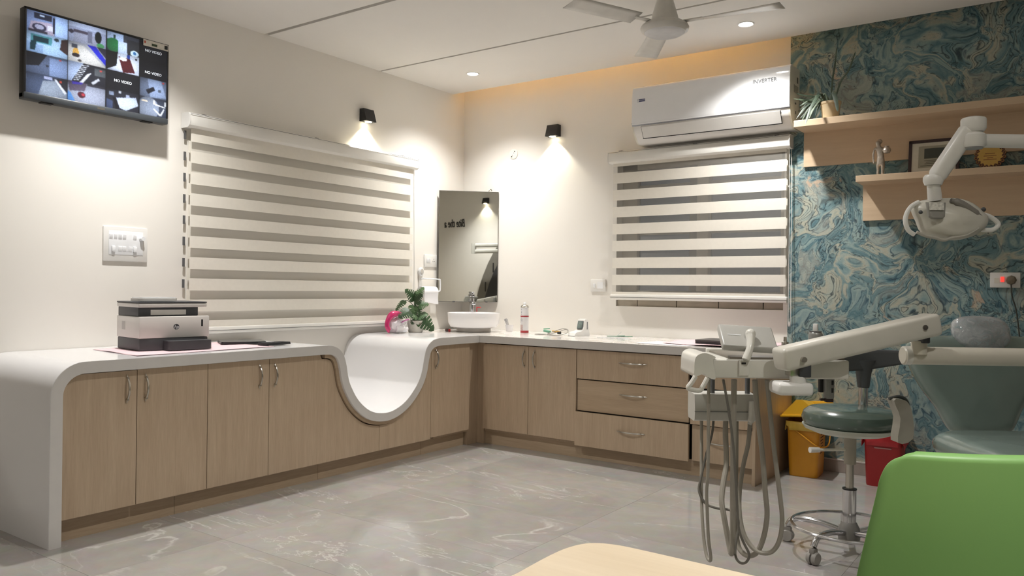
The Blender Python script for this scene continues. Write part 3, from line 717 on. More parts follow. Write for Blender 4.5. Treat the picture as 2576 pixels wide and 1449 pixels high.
for y, z, r in ((0.014, 0.02, 0.0055), (-0.016, -0.022, 0.0055), (0.006, 0.008, 0.003), (-0.008, -0.010, 0.003)):
    G().cyl((0.0065, y, z), (0.0078, y, z), r, n=10).obj('screw_hole', pin, rc)

# ------------------------------------------------------------------ wall lamps
lamp_glow = emis('lamp_lens', (255, 240, 205), 9.0)
def wall_lamp(label, loc, rz):
    e = thing('wall_lamp', label, 'wall lamp', loc, rz, 'black wall lamps')      # local: +x out of the wall, z = 0 at the bottom
    vs = [(0, -.052, .095), (0, .052, .095), (0, .052, 0), (0, -.052, 0), (.045, -.052, .095), (.045, .052, .095), (.075, .052, .0), (.075, -.052, .0), (.058, .0, .062), (.062, -.03, 0.002), (.062, .03, .002)]
    G().add(vs, [(0, 1, 5, 4), (0, 4, 7, 3), (1, 2, 6, 5), (0, 3, 2, 1), (4, 5, 8), (5, 6, 8), (6, 7, 8), (7, 4, 8), (3, 7, 6, 2)]).obj('housing', 'black_mat', e, 0)
    G().lathe([(0.0, 0.0), (0.026, 0.0), (0.026, -0.003), (0.0, -0.004)], 20, c=(0.042, 0, 0)).obj('lens', lamp_glow, e)
    ld = bpy.data.lights.new('wall_lamp_beam', 'SPOT'); ld.energy = WALL_LAMP_W; ld.spot_size = math.radians(100); ld.spot_blend = 0.35
    ld.shadow_soft_size = 0.016; ld.color = (1.0, 0.93, 0.74)
    lo = bpy.data.objects.new('wall_lamp_beam', ld); col.objects.link(lo); lo.parent = e; lo.location = (0.045, 0, -0.010)
    return e
wall_lamp('black wall lamp above the left blind', (0, -1.04, 2.415), 0)
wall_lamp('black wall lamp on the back wall between the mirror and the right blind', (0.953, YB, 2.40), RB)
wall_lamp('black wall lamp on the right wall, seen only in the mirror', (XR, -3.98, 2.58), PI)

# ------------------------------------------------------------------ zebra blinds (local: x along, -y out of the wall, z up from the bottom rail)
def blind(label, loc, rz, W, top, first, period, shr, shift, ndrop, chain_side):
    e = thing('zebra_blind', label, 'window blind', loc, rz, 'zebra roller blinds')
    prof = [(-0.005, 0.0), (-0.07, 0.0), (-0.088, 0.012), (-0.094, 0.04), (-0.088, 0.075), (-0.075, 0.088), (-0.005, 0.09)]
    hr = G().prism([(a, b) for a, b in prof], lambda a, b, d: (d, a, top + b), 0, W).obj('head_rail', 'blind_rail', e)
    for x in (-0.004, W): G().prism([(a * 1.03, b * 1.02 - 0.001) for a, b in prof], lambda a, b, d: (d, a, top + b), x, x + 0.004).obj('end_cap', 'white_pl', hr)
    G().bx(0.0, W, -0.0955, -0.0935, top + 0.078, top + 0.080).obj('rail_seam', 'grey_pl', hr, 0)
    for x in (0.06 * W, 0.5 * W, 0.93 * W): G().bx(x - 0.015, x + 0.015, -0.05, 0.0, top + 0.089, top + 0.098, 0.002).obj('bracket', 'grey_pl', hr)
    fx0, fx1 = 0.028, W - 0.024
    z = top + 0.01; bands = []
    zs = first
    bands.append((z, zs, 0))                                # solid first
    while zs > 0.05:
        bands.append((zs, max(zs - shr, 0.03), 1)); bands.append((max(zs - shr, 0.03), max(zs - period, 0.03), 0)); zs -= period
    for za, zb, k in bands:
        if za - zb < 0.004: continue
        if k == 0: G().bx(fx0, fx1, -0.056, -0.0545, zb, za).obj('fabric_band', 'blind', e, 0)
        else: G().bx(fx0, fx1, -0.0555, -0.055, zb, za).obj('sheer_band', 'sheer', e, 0)
    zs = first + shift                                       # the rear layer of the doubled cloth
    while zs > 0.04:
        if shift: a, c = zs - shr, zs - period
        else: a, c = zs - shr - 0.003, zs - period + 0.003
        a, c = min(a, top + 0.0), max(c, 0.03)
        if a - c > 0.01: G().bx(fx0, fx1, -0.030, -0.0285, c, a).obj('rear_fabric_band', 'blind', e, 0)
        zs -= period
    br = G().bx(fx0 - 0.012, fx1 + 0.012, -0.064, -0.022, -0.008, 0.034, 0.006).obj('bottom_rail', 'blind_rail', e)
    G().bx(fx0 - 0.012, fx1 + 0.012, -0.0655, -0.0635, 0.010, 0.0125).obj('rail_seam', 'grey_pl', br, 0)
    xc = W - 0.008 if chain_side > 0 else 0.01
    ch = [(xc, -0.05, top + 0.0), (xc + 0.004, -0.052, top - 0.4), (xc + 0.006, -0.055, top - ndrop + 0.03), (xc + 0.012, -0.056, top - ndrop), (xc + 0.02, -0.055, top - ndrop + 0.03), (xc + 0.014, -0.04, top - 0.4), (xc + 0.008, -0.035, top)]
    G().tube(smooth(ch, 6), 0.0022, 6).obj('bead_chain', 'white_pl', e)
    return e
bl = blind('wide zebra blind covering the left wall window', (0.0, -2.548, 0.872), PI / 2, 2.022, 1.243, 2.033 - 0.872, 0.1287, 0.056, 0.064, 1.05, 1)
for k in range(8):                                           # dark slits where the wall channel shows past the cloth
    z = 2.10 - k * 0.1287 - 0.872
    G().bx(0.004, 0.019, -0.022, -0.018, z - 0.052, z).obj('side_slit', 'grey_pl', bl, 0)
blr = blind('zebra blind under the air conditioner, dark window showing through', (1.492, YB, 1.10), 0, 1.362, 1.030, 2.107 - 1.10, 0.1292, 0.050, 0.0, 1.16, 1)

# ------------------------------------------------------------------ air conditioner (local: x along, -y out)
ac = thing('air_conditioner', 'white split air conditioner high on the back wall', 'air conditioner', (1.752, YB, 2.245))
AW = 1.140
prof = sm2([(-0.003, 0.0), (-0.08, -0.002), (-0.125, 0.008), (-0.165, 0.05), (-0.205, 0.118), (-0.205, 0.34), (-0.198, 0.385), (-0.17, 0.402), (-0.003, 0.41)], 3)
G().prism(prof, lambda a, b, d: (d, a, b), 0.012, AW - 0.012).obj('body', 'white_pl', ac, 40)
for x0, x1 in ((0.0, 0.013), (AW - 0.013, AW)): G().prism(prof, lambda a, b, d: (d, a, b), x0, x1).obj('side_cover', 'ivory', ac, 40)
fp = sm2([(-0.206, 0.135), (-0.219, 0.14), (-0.217, 0.30), (-0.210, 0.37), (-0.195, 0.402), (-0.16, 0.415), (-0.16, 0.405), (-0.19, 0.39), (-0.204, 0.36)], 3)
G().prism(fp, lambda a, b, d: (d, a, b), 0.002, AW - 0.002).obj('front_panel', 'gloss_white', ac, 40)
G().prism([(-0.2045, 0.118), (-0.2185, 0.138), (-0.2185, 0.142), (-0.204, 0.142)], lambda a, b, d: (d, a, b), 0.0, AW).obj('silver_strip', plain('ac_silver', (150, 152, 156), 0.25, 0.6), ac, 0)
G().prism([(-0.163, 0.036), (-0.207, 0.108), (-0.211, 0.107), (-0.168, 0.033)], lambda a, b, d: (d, a, b), 0.075, AW - 0.065).obj('louvre', 'white_pl', ac, 0)
gl = G().prism([(-0.162, 0.030), (-0.166, 0.034), (-0.169, 0.0335), (-0.165, 0.0285)], lambda a, b, d: (d, a, b), 0.07, AW - 0.06)
for x in (0.071, AW - 0.065): gl.prism([(-0.163, 0.036), (-0.207, 0.112), (-0.2095, 0.110), (-0.1665, 0.034)], lambda a, b, d: (d, a, b), x, x + 0.004)
gl.obj('louvre_gap', 'black_mat', ac, 0)
text('inverter_lettering', 'INVERTER', 0.036, plain('ac_letter', (120, 122, 126), 0.4), ac, (0.975, -0.2192, 0.317), (math.radians(88), 0, 0), 0.0004)
lg = G().bx(0.044, 0.108, -0.2187, -0.2178, 0.291, 0.310).obj('logo_badge', plain('logo_blue', (40, 52, 104), 0.4), ac, 0)
text('logo_lettering', 'BLUE STAR', 0.0105, 'gloss_white', lg, (0.083, -0.2190, 0.3005), FACE_MY, 0.0002)
G().bx(0.045, 0.0575, -0.2190, -0.2186, 0.2925, 0.3085).obj('logo_star_tile', 'gloss_white', lg, 0)
text('logo_star', '*', 0.02, plain('logo_ink', (40, 52, 104), 0.4), lg, (0.0512, -0.2194, 0.297), FACE_MY, 0.0002)
lb = G().bx(AW, AW + 0.0006, -0.13, -0.03, 0.24, 0.29).obj('side_label', plain('rating_label', (160, 158, 146), 0.6, var=0.3, scale=90), ac, 0)
for z, y, w, h in ((0.33, -0.05, 0.028, 0.04), (0.17, -0.09, 0.03, 0.012), (0.11, -0.085, 0.016, 0.02)):
    G().bx(AW, AW + 0.0005, y - w / 2, y + w / 2, z - h / 2, z + h / 2).obj('side_mark', plain('side_mark', (92, 90, 82), 0.6, var=0.3, scale=120), ac, 0)

# ------------------------------------------------------------------ mirror across the corner
A = Vector((0.031, -0.200)); B = Vector((0.389, 0.154)); mc = (A + B) / 2; mwid = (B - A).length
mr = thing('wall_mirror', 'frameless mirror hung across the corner above the wash basin', 'mirror', (mc.x, mc.y, 1.05), math.atan2(B.y - A.y, B.x - A.x))
mt_ = 0.0
Mt = Matrix.Rotation(mt_, 4, 'X')
G().box((0, -0.0015, 0.468), (mwid, 0.002, 0.936), 0.0006, Mt, 1).obj('mirror_glass', 'mirror', mr, 0)
G().box((0, 0.0022, 0.468), (mwid, 0.005, 0.936), 0, Mt).obj('backing', plain('mirror_back', (70, 66, 62), 0.6), mr, 0)
fr = G()
for x in (-mwid / 2, mwid / 2): fr.box((x, 0, 0.468), (0.003, 0.009, 0.937), 0, Mt)
for z in (0.0, 0.936): fr.box((0, 0, z), (mwid, 0.009, 0.003), 0, Mt)
fr.obj('edge', plain('mirror_edge', (120, 118, 112), 0.3, 0.4), mr, 0)
G().tube(smooth([(0.17, 0.004, 0.935), (0.175, 0.006, 0.955), (0.19, 0.01, 0.958), (0.196, 0.012, 0.945)], 4), 0.004, 8).obj('hanging_hook', 'steel', mr)
for x in (-0.12, 0.16): G().box((x, -0.004, 0.0), (0.02, 0.006, 0.01), 0.002, Mt).obj('clip', 'grey_pl', mr)

# ------------------------------------------------------------------ what the mirror shows of the right wall
ws = text('wall_lettering', 'Bite the a', 0.20, 'black_mat', None, (XR - 0.007, -4.44, 2.27), FACE_MX, 0.006, 0.22, 'LEFT', 0.0)
ws.scale = (0.60, 1, 1)
tag(ws, 'black script lettering on the right wall, reflected in the mirror', 'lettering')
arch = thing('arched_panel', 'grey arched wall panel with a dark centre, reflected in the mirror', 'wall panel', (XR - 0.001, -2.65, 0.0), PI)
def arc_poly(r, h, n=28): return [(r * math.cos(PI * k / n), h * math.sin(PI * k / n) ** 0.9) for k in range(n + 1)]
aro = [(-y, z) for y, z in arc_poly(1.62, 2.42)]
G().prism(arc_poly(1.62, 2.42), lambda a, b, d: (d, a, b), 0.0, 0.03).obj('outer_band', plain('arch_grey', (128, 124, 116), 0.5), arch, 0)
G().prism(arc_poly(1.44, 2.20), lambda a, b, d: (d, a, b), 0.03, 0.05).obj('inner_panel', plain('arch_dark', (64, 64, 66), 0.4), arch, 0)
for k in range(1, 9):
    t = PI * k / 28 * 1.6; y = 1.53 * math.cos(t); z = 2.31 * math.sin(t) ** 0.9
    for s in (-1, 1): G().bx(0.03, 0.034, s * y - 0.012, s * y + 0.012, max(0.05, z - 0.16), z - 0.0).obj('slit', 'black_mat', arch, 0)

xa = thing('xray_arm', 'folded pale double arm on the right wall, reflected in the mirror', 'wall arm', (XR - 0.001, -3.25, 1.82), PI)
xm = plain('xray_arm_paint', (206, 204, 196), 0.35)
G().box((0.082, -0.12, 0.0), (0.06, 0.12, 0.24), 0.01).obj('wall_plate', xm, xa)
G().beam((0.22, -0.12, -0.05), (0.30, 0.72, -0.055), 0.06, 0.065, 0.02).obj('lower_bar', xm, xa)
G().beam((0.22, -0.30, 0.035), (0.30, 0.72, 0.045), 0.06, 0.065, 0.02).obj('upper_bar', xm, xa)
G().cyl((0.305, 0.75, -0.09), (0.305, 0.75, 0.08), 0.042, n=24).obj('elbow', xm, xa)
G().box((0.17, -0.13, -0.05), (0.18, 0.07, 0.07), 0.015).obj('bracket', xm, xa)

# ------------------------------------------------------------------ shelves on the wallpaper
def shelf(label, x0, zt, depth, zb, th=0.042, off=0.0):
    e = thing('wall_shelf', label, 'shelf', (x0, YB - 0.003, zt), 0, 'oak shelves on the wallpaper')
    L = XR - x0
    G().bx(0, L, -depth, -0.0, -th, 0.0, 0.002).obj('shelf_board', 'shelf', e, 0)
    G().bx(0.002 + off, L, -0.018, -0.0005, zb - zt, -th).obj('back_panel', 'shelf', e, 0)
    return e
shelf('upper pale oak wall shelf carrying the trailing plant', 2.928, 2.268, 0.247, 2.000)
shelf('lower pale oak wall shelf carrying the statuette and framed certificate', 3.300, 1.892, 0.215, 1.628, 0.040)

# potted plant on the upper shelf
pp = thing('spider_plant', 'trailing strap-leaved plant in a beige pot on the upper shelf', 'plant', (3.125, 0.03, 2.268))
G().lathe([(0.0, 0.0), (0.048, 0.0), (0.060, 0.10), (0.064, 0.104), (0.064, 0.118), (0.058, 0.118), (0.055, 0.10), (0.0, 0.098)], 24).obj('pot', plain('beige_pot', (196, 176, 142), 0.6), pp)
lm = [plain('strap_leaf', (66, 82, 66), 0.5, var=0.25, scale=20), plain('strap_leaf_pale', (112, 128, 106), 0.5, var=0.2, scale=20)]
def strap(pts, w, mat, parent, name='leaf'):
    P = smooth(pts, 5); g = G(); vs = []; n_ = len(P)
    for i, p in enumerate(P):
        t = (P[min(i + 1, n_ - 1)] - P[max(i - 1, 0)]).normalized(); s = t.cross(Vector((0, -1, 0.3))).normalized()
        k = w * (0.35 + 0.65 * math.sin(PI * min(1, (i + 0.6) / n_))) * (1 if i < n_ - 1 else 0.1)
        f = Vector((0, -0.25, 0.1)) * k
        vs += [p - s * k, p + f * 0.6, p + s * k]
    fs = []
    for i in range(n_ - 1):
        a = i * 3; fs += [(a, a + 1, a + 4, a + 3), (a + 1, a + 2, a + 5, a + 4)]
    return g.add(vs, fs).obj(name, mat, parent, 60, recalc=False)
top = Vector((0, 0, 0.105))
def arcleaf(dx, dy, dz, rise, w, m, base=(0, 0)):
    b = top + Vector((base[0], base[1], 0))
    strap([b, b + Vector((dx * 0.3, dy * 0.3, rise)), b + Vector((dx * 0.7, dy * 0.7, rise * 0.6 + dz * 0.4)), b + Vector((dx, dy, dz))], w, lm[m], pp)
arcleaf(0.035, -0.01, 0.36, 0.16, 0.006, 0); arcleaf(0.13, -0.02, 0.31, 0.13, 0.007, 0, (0.02, 0)); 
arcleaf(0.055, -0.06, -0.07, 0.06, 0.014, 0, (0.01, -0.03)); arcleaf(-0.07, -0.21, -0.16, 0.05, 0.010, 0, (-0.02, -0.03))
for k in range(30):
    dx = random.uniform(-0.19, -0.03); dz = random.uniform(-0.11, 0.07); dy = random.uniform(-0.12, 0.02)
    arcleaf(dx, dy, max(dz, -0.1), random.uniform(0.01, 0.07), random.uniform(0.0035, 0.0065), random.randint(0, 1), (random.uniform(-0.04, 0.0), random.uniform(-0.03, 0.02)))
arcleaf(-0.10, -0.03, 0.06, 0.06, 0.007, 1); 
# silver statuette of a standing figure with a pot on the hip
st = thing('statuette', 'small silver statuette of a draped figure holding a round pot, on the lower shelf', 'statuette', (3.425, 0.02, 1.892))
def skin(name, nodes, edges, mat, parent, sub=2):
    me = bpy.data.meshes.new(name); me.from_pydata([n_[:3] for n_ in nodes], edges, [])
    o = bpy.data.objects.new(name, me); col.objects.link(o); o.parent = parent
    md = o.modifiers.new('skin', 'SKIN'); md.use_smooth_shade = True
    for i, n_ in enumerate(nodes): me.skin_vertices[0].data[i].radius = (n_[3], n_[4] if len(n_) > 4 else n_[3]) if me.skin_vertices else (0, 0)
    return o, md
def skinned(name, nodes, edges, mat, parent, sub=2):
    me = bpy.data.meshes.new(name + '_cage'); me.from_pydata([n_[:3] for n_ in nodes], edges, [])
    o = bpy.data.objects.new(name, me); col.objects.link(o)
    md = o.modifiers.new('skin', 'SKIN')
    if not me.skin_vertices:
        bm = bmesh.new(); bm.from_mesh(me); bm.verts.layers.skin.verify(); bm.to_mesh(me); bm.free()
    for i, n_ in enumerate(nodes): me.skin_vertices[0].data[i].radius = (n_[3], n_[4] if len(n_) > 4 else n_[3])
    me.skin_vertices[0].data[0].use_root = True
    sb_ = o.modifiers.new('sub', 'SUBSURF'); sb_.levels = sub; sb_.render_levels = sub
    dg = bpy.context.evaluated_depsgraph_get(); nm = bpy.data.meshes.new_from_object(o.evaluated_get(dg)); nm.name = name
    o.modifiers.clear(); o.data = nm; bpy.data.meshes.remove(me)
    nm.shade_smooth(); nm.materials.clear(); nm.materials.append(MT[mat] if isinstance(mat, str) else mat); o.parent = parent
    return o
MT['silver'] = plain('aged_silver', (190, 180, 168), 0.36, 0.85, var=0.2, scale=60, bmp=0.3, bscale=160)
nodes = [(0.0, 0, 0.105, .024, .020), (0.0, 0, 0.135, .019, .016), (-0.006, 0, 0.165, .023, .016), (-0.010, 0, 0.180, .009), (-0.014, -.002, 0.203, .017, .018), (-0.014, -.002, 0.218, .013),
         (-0.034, 0, 0.170, .0075), (-0.040, -.006, 0.130, .006), (-0.036, -.012, 0.088, .005), (-0.034, -.014, 0.075, .006),
         (0.016, 0, 0.168, .008), (0.040, 0.0, 0.150, .007), (0.050, -.016, 0.135, .006),
         (-0.010, 0, 0.070, .017, .016), (-0.013, 0, 0.035, .008), (-0.013, -.004, 0.006, .007, .009), (0.014, 0, 0.070, .019, .017), (0.013, 0, 0.035, .009), (0.013, -.004, 0.006, .007, .009)]
edges = [(0, 1), (1, 2), (2, 3), (3, 4), (4, 5), (2, 6), (6, 7), (7, 8), (8, 9), (2, 10), (10, 11), (11, 12), (0, 13), (13, 14), (14, 15), (0, 16), (16, 17), (17, 18)]
skinned('figure', nodes, edges, 'silver', st)
G().lathe([(0.0, -0.02), (0.018, -0.016), (0.025, 0.0), (0.020, 0.014), (0.012, 0.020), (0.016, 0.026), (0.0, 0.024)], 16, c=(0.038, -0.012, 0.152)).obj('pot', 'silver', st)
G().ball((-0.006, 0.006, 0.212), (0.016, 0.015, 0.016)).obj('hair', 'silver', st)
# framed certificate leaning on the wall
fc = thing('framed_certificate', 'certificate in a dark frame with white mount on the lower shelf', 'picture frame', (3.708, 0.085, 1.892))
Ml = Matrix.Rotation(math.radians(-9), 4, 'X')
fw, fh = 0.275, 0.215
dkf = plain('dark_frame', (58, 40, 42), 0.4)
g = G()
for x in (-fw / 2 + 0.009, fw / 2 - 0.009): g.box((x, 0, fh / 2), (0.018, 0.018, fh), 0.002, Ml)
for z in (0.009, fh - 0.009): g.box((0, 0, z), (fw, 0.018, 0.018), 0.002, Ml)
g.obj('frame', dkf, fc, 0)
G().box((0, 0.001, fh / 2), (fw - 0.03, 0.006, fh - 0.03), 0, Ml).obj('mount', plain('frame_mount', (222, 218, 204), 0.5), fc, 0)
pr_ = G().box((0.0, -0.003, fh / 2), (0.165, 0.003, 0.135), 0, Ml).obj('print', plain('certificate_print', (168, 164, 146), 0.5), fc, 0)
G().box((0.004, -0.0055, fh / 2 + 0.02), (0.11, 0.002, 0.062), 0, Ml).obj('plaque', plain('plaque_dark', (70, 74, 66), 0.35), pr_, 0)
for z, w in ((-0.024, 0.10), (-0.034, 0.08), (-0.044, 0.095), (-0.056, 0.14)):
    G().box((0, -0.0052, fh / 2 + z), (w, 0.001, 0.0028), 0, Ml).obj('print_line', plain('print_ink', (84, 84, 74), 0.6), pr_, 0)
# scalloped gold award
aw = thing('award_plaque', 'scalloped gold award plaque on the lower shelf', 'plaque', (4.005, 0.07, 1.892))
Ma = Matrix.Translation((0, 0, 0.082)) @ Matrix.Rotation(math.radians(-8), 4, 'X')
sca = [((0.074 + 0.008 * abs(math.sin(9 * t))) * math.cos(t), (0.074 + 0.008 * abs(math.sin(9 * t))) * math.sin(t)) for t in [2 * PI * k / 108 for k in range(108)]]
G().prism(sca, lambda a, b, d: tuple(Ma @ Vector((a, d, b))), -0.006, 0.006).obj('backing', plain('award_brown', (92, 50, 44), 0.4), aw, 0)
scb = [((0.061 + 0.004 * math.sin(18 * t)) * math.cos(t), (0.061 + 0.004 * math.sin(18 * t)) * math.sin(t)) for t in [2 * PI * k / 108 for k in range(108)]]
gd = plain('award_gold', (206, 168, 92), 0.35, 0.35)
G().prism(scb, lambda a, b, d: tuple(Ma @ Vector((a, d, b))), -0.0085, -0.006).obj('gold_face', gd, aw, 0)
for k in range(18):
    t = 2 * PI * (k + 0.5) / 18; c = Ma @ Vector((0.0715 * math.cos(t), -0.0075, 0.0715 * math.sin(t)))
    G().tube([c + Vector((0.0075 * math.cos(q), 0, 0.0075 * math.sin(q))) for q in [2 * PI * j / 10 for j in range(10)]], 0.0012, 5, True).obj('scroll', gd, aw)
for z, w in ((0.01, 0.05), (-0.004, 0.064), (-0.016, 0.03), (-0.026, 0.066)):
    G().box((0, -0.009, z), (w, 0.0008, 0.003), 0, Ma).obj('print_line', plain('award_ink', (126, 70, 50), 0.6), aw, 0)
# ------------------------------------------------------------------ printer and things around it on the left worktop
pink = plain('pink_paper', (233, 203, 208), 0.75, var=0.03)
def sheet(name, label, cat, corners, mat, amp=0.004, z=CT, n=18, thick=0.0012, seed=1):
    rnd = random.Random(seed); c = [Vector((*p, 0)) for p in corners]; ph = [rnd.uniform(0, 6) for _ in range(4)]
    def f(u, v):
        p = c[0].lerp(c[1], u).lerp(c[3].lerp(c[2], u), v)
        e = max(abs(u - .5), abs(v - .5)) * 2
        h = amp * (e ** 6) * (0.5 + 0.5 * math.sin(9 * u + ph[0]) * math.sin(8 * v + ph[1]))
        return (p.x, p.y, z + 0.0008 + max(0, h))
    o = G().grid(f, n, n).obj(name, mat, None, 60, recalc=False)
    md = o.modifiers.new('thickness', 'SOLIDIFY'); md.thickness = thick; md.offset = 1
    return tag(o, label, cat)
sheet('paper_sheet', 'pink cloth sheet spread on the worktop under the printer', 'cloth', [(0.17, -3.15), (0.70, -3.20), (0.66, -2.36), (0.16, -2.40)], pink, 0.004, n=26)
PR = thing('printer', 'white and dark grey laser printer on the pink sheet', 'printer', (0.355, -2.86, CT + 0.0045), math.radians(-7))
pw = plain('printer_white', (214, 210, 205), 0.45, var=0.012)
d_, w_ = 0.29, 0.38                        # depth along x, width along y, front faces +x
G().bx(-d_ / 2, d_ / 2 - 0.004, -w_ / 2 + 0.004, w_ / 2 - 0.006, 0.0, 0.064, 0.006).obj('base', 'dk_grey', PR)
G().bx(-d_ / 2 - 0.002, d_ / 2, -w_ / 2, w_ / 2, 0.064, 0.178, 0.005).obj('main_body', pw, PR)
G().bx(-d_ / 2, d_ / 2 - 0.03, -w_ / 2 + 0.006, w_ / 2 - 0.05, 0.178, 0.228, 0.005).obj('output_bay', 'dk_grey', PR)
G().bx(d_ / 2 - 0.033, d_ / 2 - 0.028, -w_ / 2 + 0.07, w_ / 2 - 0.12, 0.186, 0.213).obj('output_slot', plain('paper_slot', (206, 203, 198), 0.5), PR, 0)
G().bx(-d_ / 2 - 0.004, d_ / 2 - 0.012, -w_ / 2 + 0.0, w_ / 2 - 0.008, 0.226, 0.248, 0.006).obj('scanner', pw, PR)
G().bx(-d_ / 2 - 0.004, d_ / 2 - 0.012, -w_ / 2 - 0.001, w_ / 2 - 0.008, 0.2485, 0.256, 0.003).obj('scanner_lid', 'dk_grey', PR)
tr_ = rrect(0.235, 0.13, 0.02, 4)
G().prism([(a + d_ / 2 + 0.01, b + 0.055) for a, b in [(q[1], q[0]) for q in tr_]], lambda a, b, d: (a, b, d), 0.002, 0.050).obj('paper_tray', 'dk_grey', PR, 50)
lgm = plain('logo_grey', (74, 74, 76), 0.4)
lg = G().cyl((d_ / 2 - 0.001, 0.005, 0.122), (d_ / 2 + 0.001, 0.005, 0.122), 0.0155, n=32).obj('logo_disc', lgm, PR)
text('logo_lettering', 'hp', 0.026, 'gloss_white', lg, (d_ / 2 + 0.0013, 0.005, 0.1215), FACE_PX, 0.0002, 0.25)
G().box((d_ / 2, 0.148, 0.140), (0.003, 0.010, 0.037), 0.001).obj('indicator_window', 'black', PR)
G().bx(-0.075, -0.035, -w_ / 2 - 0.0008, -w_ / 2 + 0.002, 0.105, 0.150).obj('side_label', plain('printer_label', (186, 184, 180), 0.6), PR, 0)
ro = thing('router', 'flat white device with rounded edges lying on top of the printer', 'router', (0.335, -2.905, CT + 0.0045 + 0.2565), math.radians(-4))
G().prism(rrect(0.13, 0.215, 0.03, 5), lambda a, b, d: (a, b, d), 0.002, 0.016).obj('body', 'white_pl', ro, 50)
G().prism(rrect(0.118, 0.203, 0.026, 5), lambda a, b, d: (a, b, d), 0.016, 0.022).obj('top_cover', 'gloss_white', ro, 50)
for s in (-1, 1): G().cyl((0, s * 0.07, 0), (0, s * 0.07, 0.003), 0.012, n=14).obj('foot', 'grey_pl', ro)
def slab_device(name, label, cat, loc, rz, w, l, h, extra):
    e = thing(name, label, cat, loc, rz)
    G().prism(rrect(w, l, 0.012, 4), lambda a, b, d: (a, b, d), 0.0, h * 0.6).obj('case', 'black', e, 40)
    G().prism(rrect(w - 0.004, l - 0.004, 0.011, 4), lambda a, b, d: (a, b, d), h * 0.6, h).obj('screen' if extra else 'keypad', 'black_mat' if not extra else plain('tablet_glass', (30, 32, 36), 0.12), e, 40)
    return e
slab_device('tablet', 'black tablet lying on the worktop just right of the printer', 'tablet', (0.33, -2.34, CT + 0.0065), math.radians(-28), 0.20, 0.26, 0.012, True)
ph = slab_device('calculator', 'slim black device at the edge of the pink sheet', 'device', (0.585, -2.30, CT + 0.0065), math.radians(6), 0.085, 0.19, 0.014, False)
for r in range(3):
    for c in range(6): G().box((-0.022 + r * 0.022, -0.07 + c * 0.026, 0.0145), (0.014, 0.016, 0.002), 0.0006).obj('key', 'dk_grey', ph)

# ------------------------------------------------------------------ wash corner
WB = thing('wash_basin', 'round white ceramic countertop basin in the corner under the mirror', 'basin', (0.445, -0.235, CT))
G().lathe([(0.0, 0.0), (0.135, 0.0), (0.140, 0.004), (0.140, 0.030), (0.0, 0.030)], 48).obj('foot', plain('basin_foot', (206, 200, 194), 0.3), WB)
G().lathe([(0.0, 0.028), (0.150, 0.030), (0.188, 0.040), (0.206, 0.070), (0.214, 0.150), (0.213, 0.153), (0.208, 0.152), (0.198, 0.075), (0.170, 0.050), (0.0, 0.045)], 56).obj('bowl', 'ceramic', WB)
G().lathe([(0.0, 0.045), (0.022, 0.045), (0.024, 0.049), (0.0, 0.050)], 20).obj('drain', 'chrome', WB)
fa = thing('basin_tap', 'tall chrome basin mixer tap behind the basin', 'tap', (0.265, -0.035, CT), math.radians(-45))
G().cyl((0, 0, 0), (0, 0, 0.012), 0.028, n=24).obj('base', 'chrome', fa)
G().cyl((0, 0, 0.01), (0, 0, 0.265), 0.021, n=24).obj('body', 'chrome', fa)
G().beam((-0.005, 0, 0.235), (0.135, 0, 0.225), 0.036, 0.024, 0.006).obj('spout', 'chrome', fa)
G().box((-0.008, 0, 0.288), (0.055, 0.040, 0.026), 0.006).obj('lever', 'chrome', fa)
G().beam((0.01, 0.0, 0.296), (0.085, 0.0, 0.318), 0.022, 0.008, 0.003).obj('lever_arm', 'chrome', fa)
rb = thing('basin_brush', 'small red hooked brush standing at the back of the basin', 'brush', (0.300, -0.012, CT))
rm = plain('red_plastic', (206, 70, 74), 0.4)
G().tube([(0, 0, 0.0), (0, 0, 0.19)], 0.004, 8).obj('stem', rm, rb)
G().box((0.016, 0.004, 0.19), (0.042, 0.012, 0.009), 0.002).obj('head', rm, rb); G().cyl((0, 0, 0), (0, 0, 0.008), 0.012, n=14).obj('base', rm, rb)
rp = thing('cloth_clip', 'tiny reddish clip on the worktop at the foot of the basin', 'clip', (0.305, -0.40, CT))
G().box((0, 0, 0.012), (0.035, 0.02, 0.024), 0.006).obj('jaw', plain('clip_dark', (86, 66, 62), 0.5), rp)
G().box((0.024, 0.0, 0.011), (0.012, 0.018, 0.022), 0.004).obj('spring', rm, rp)
cp = thing('instrument_cup', 'small white cup holding steel instruments beside the basin', 'cup', (0.607, 0.035, CT))
G().lathe([(0.0, 0.0), (0.028, 0.0), (0.034, 0.052), (0.031, 0.052), (0.026, 0.006), (0.0, 0.006)], 24).obj('cup', 'ceramic', cp)
for k, (dx, r) in enumerate(((-0.045, 0.006), (-0.036, 0.007), (-0.028, 0.005))):
    G().tube([(0.006 - k * 0.004, -0.004 + k * 0.004, 0.008), (dx, -0.005 + k * 0.005, 0.098 + 0.004 * (k % 2))], r, 8).obj('instrument', 'chrome', cp)
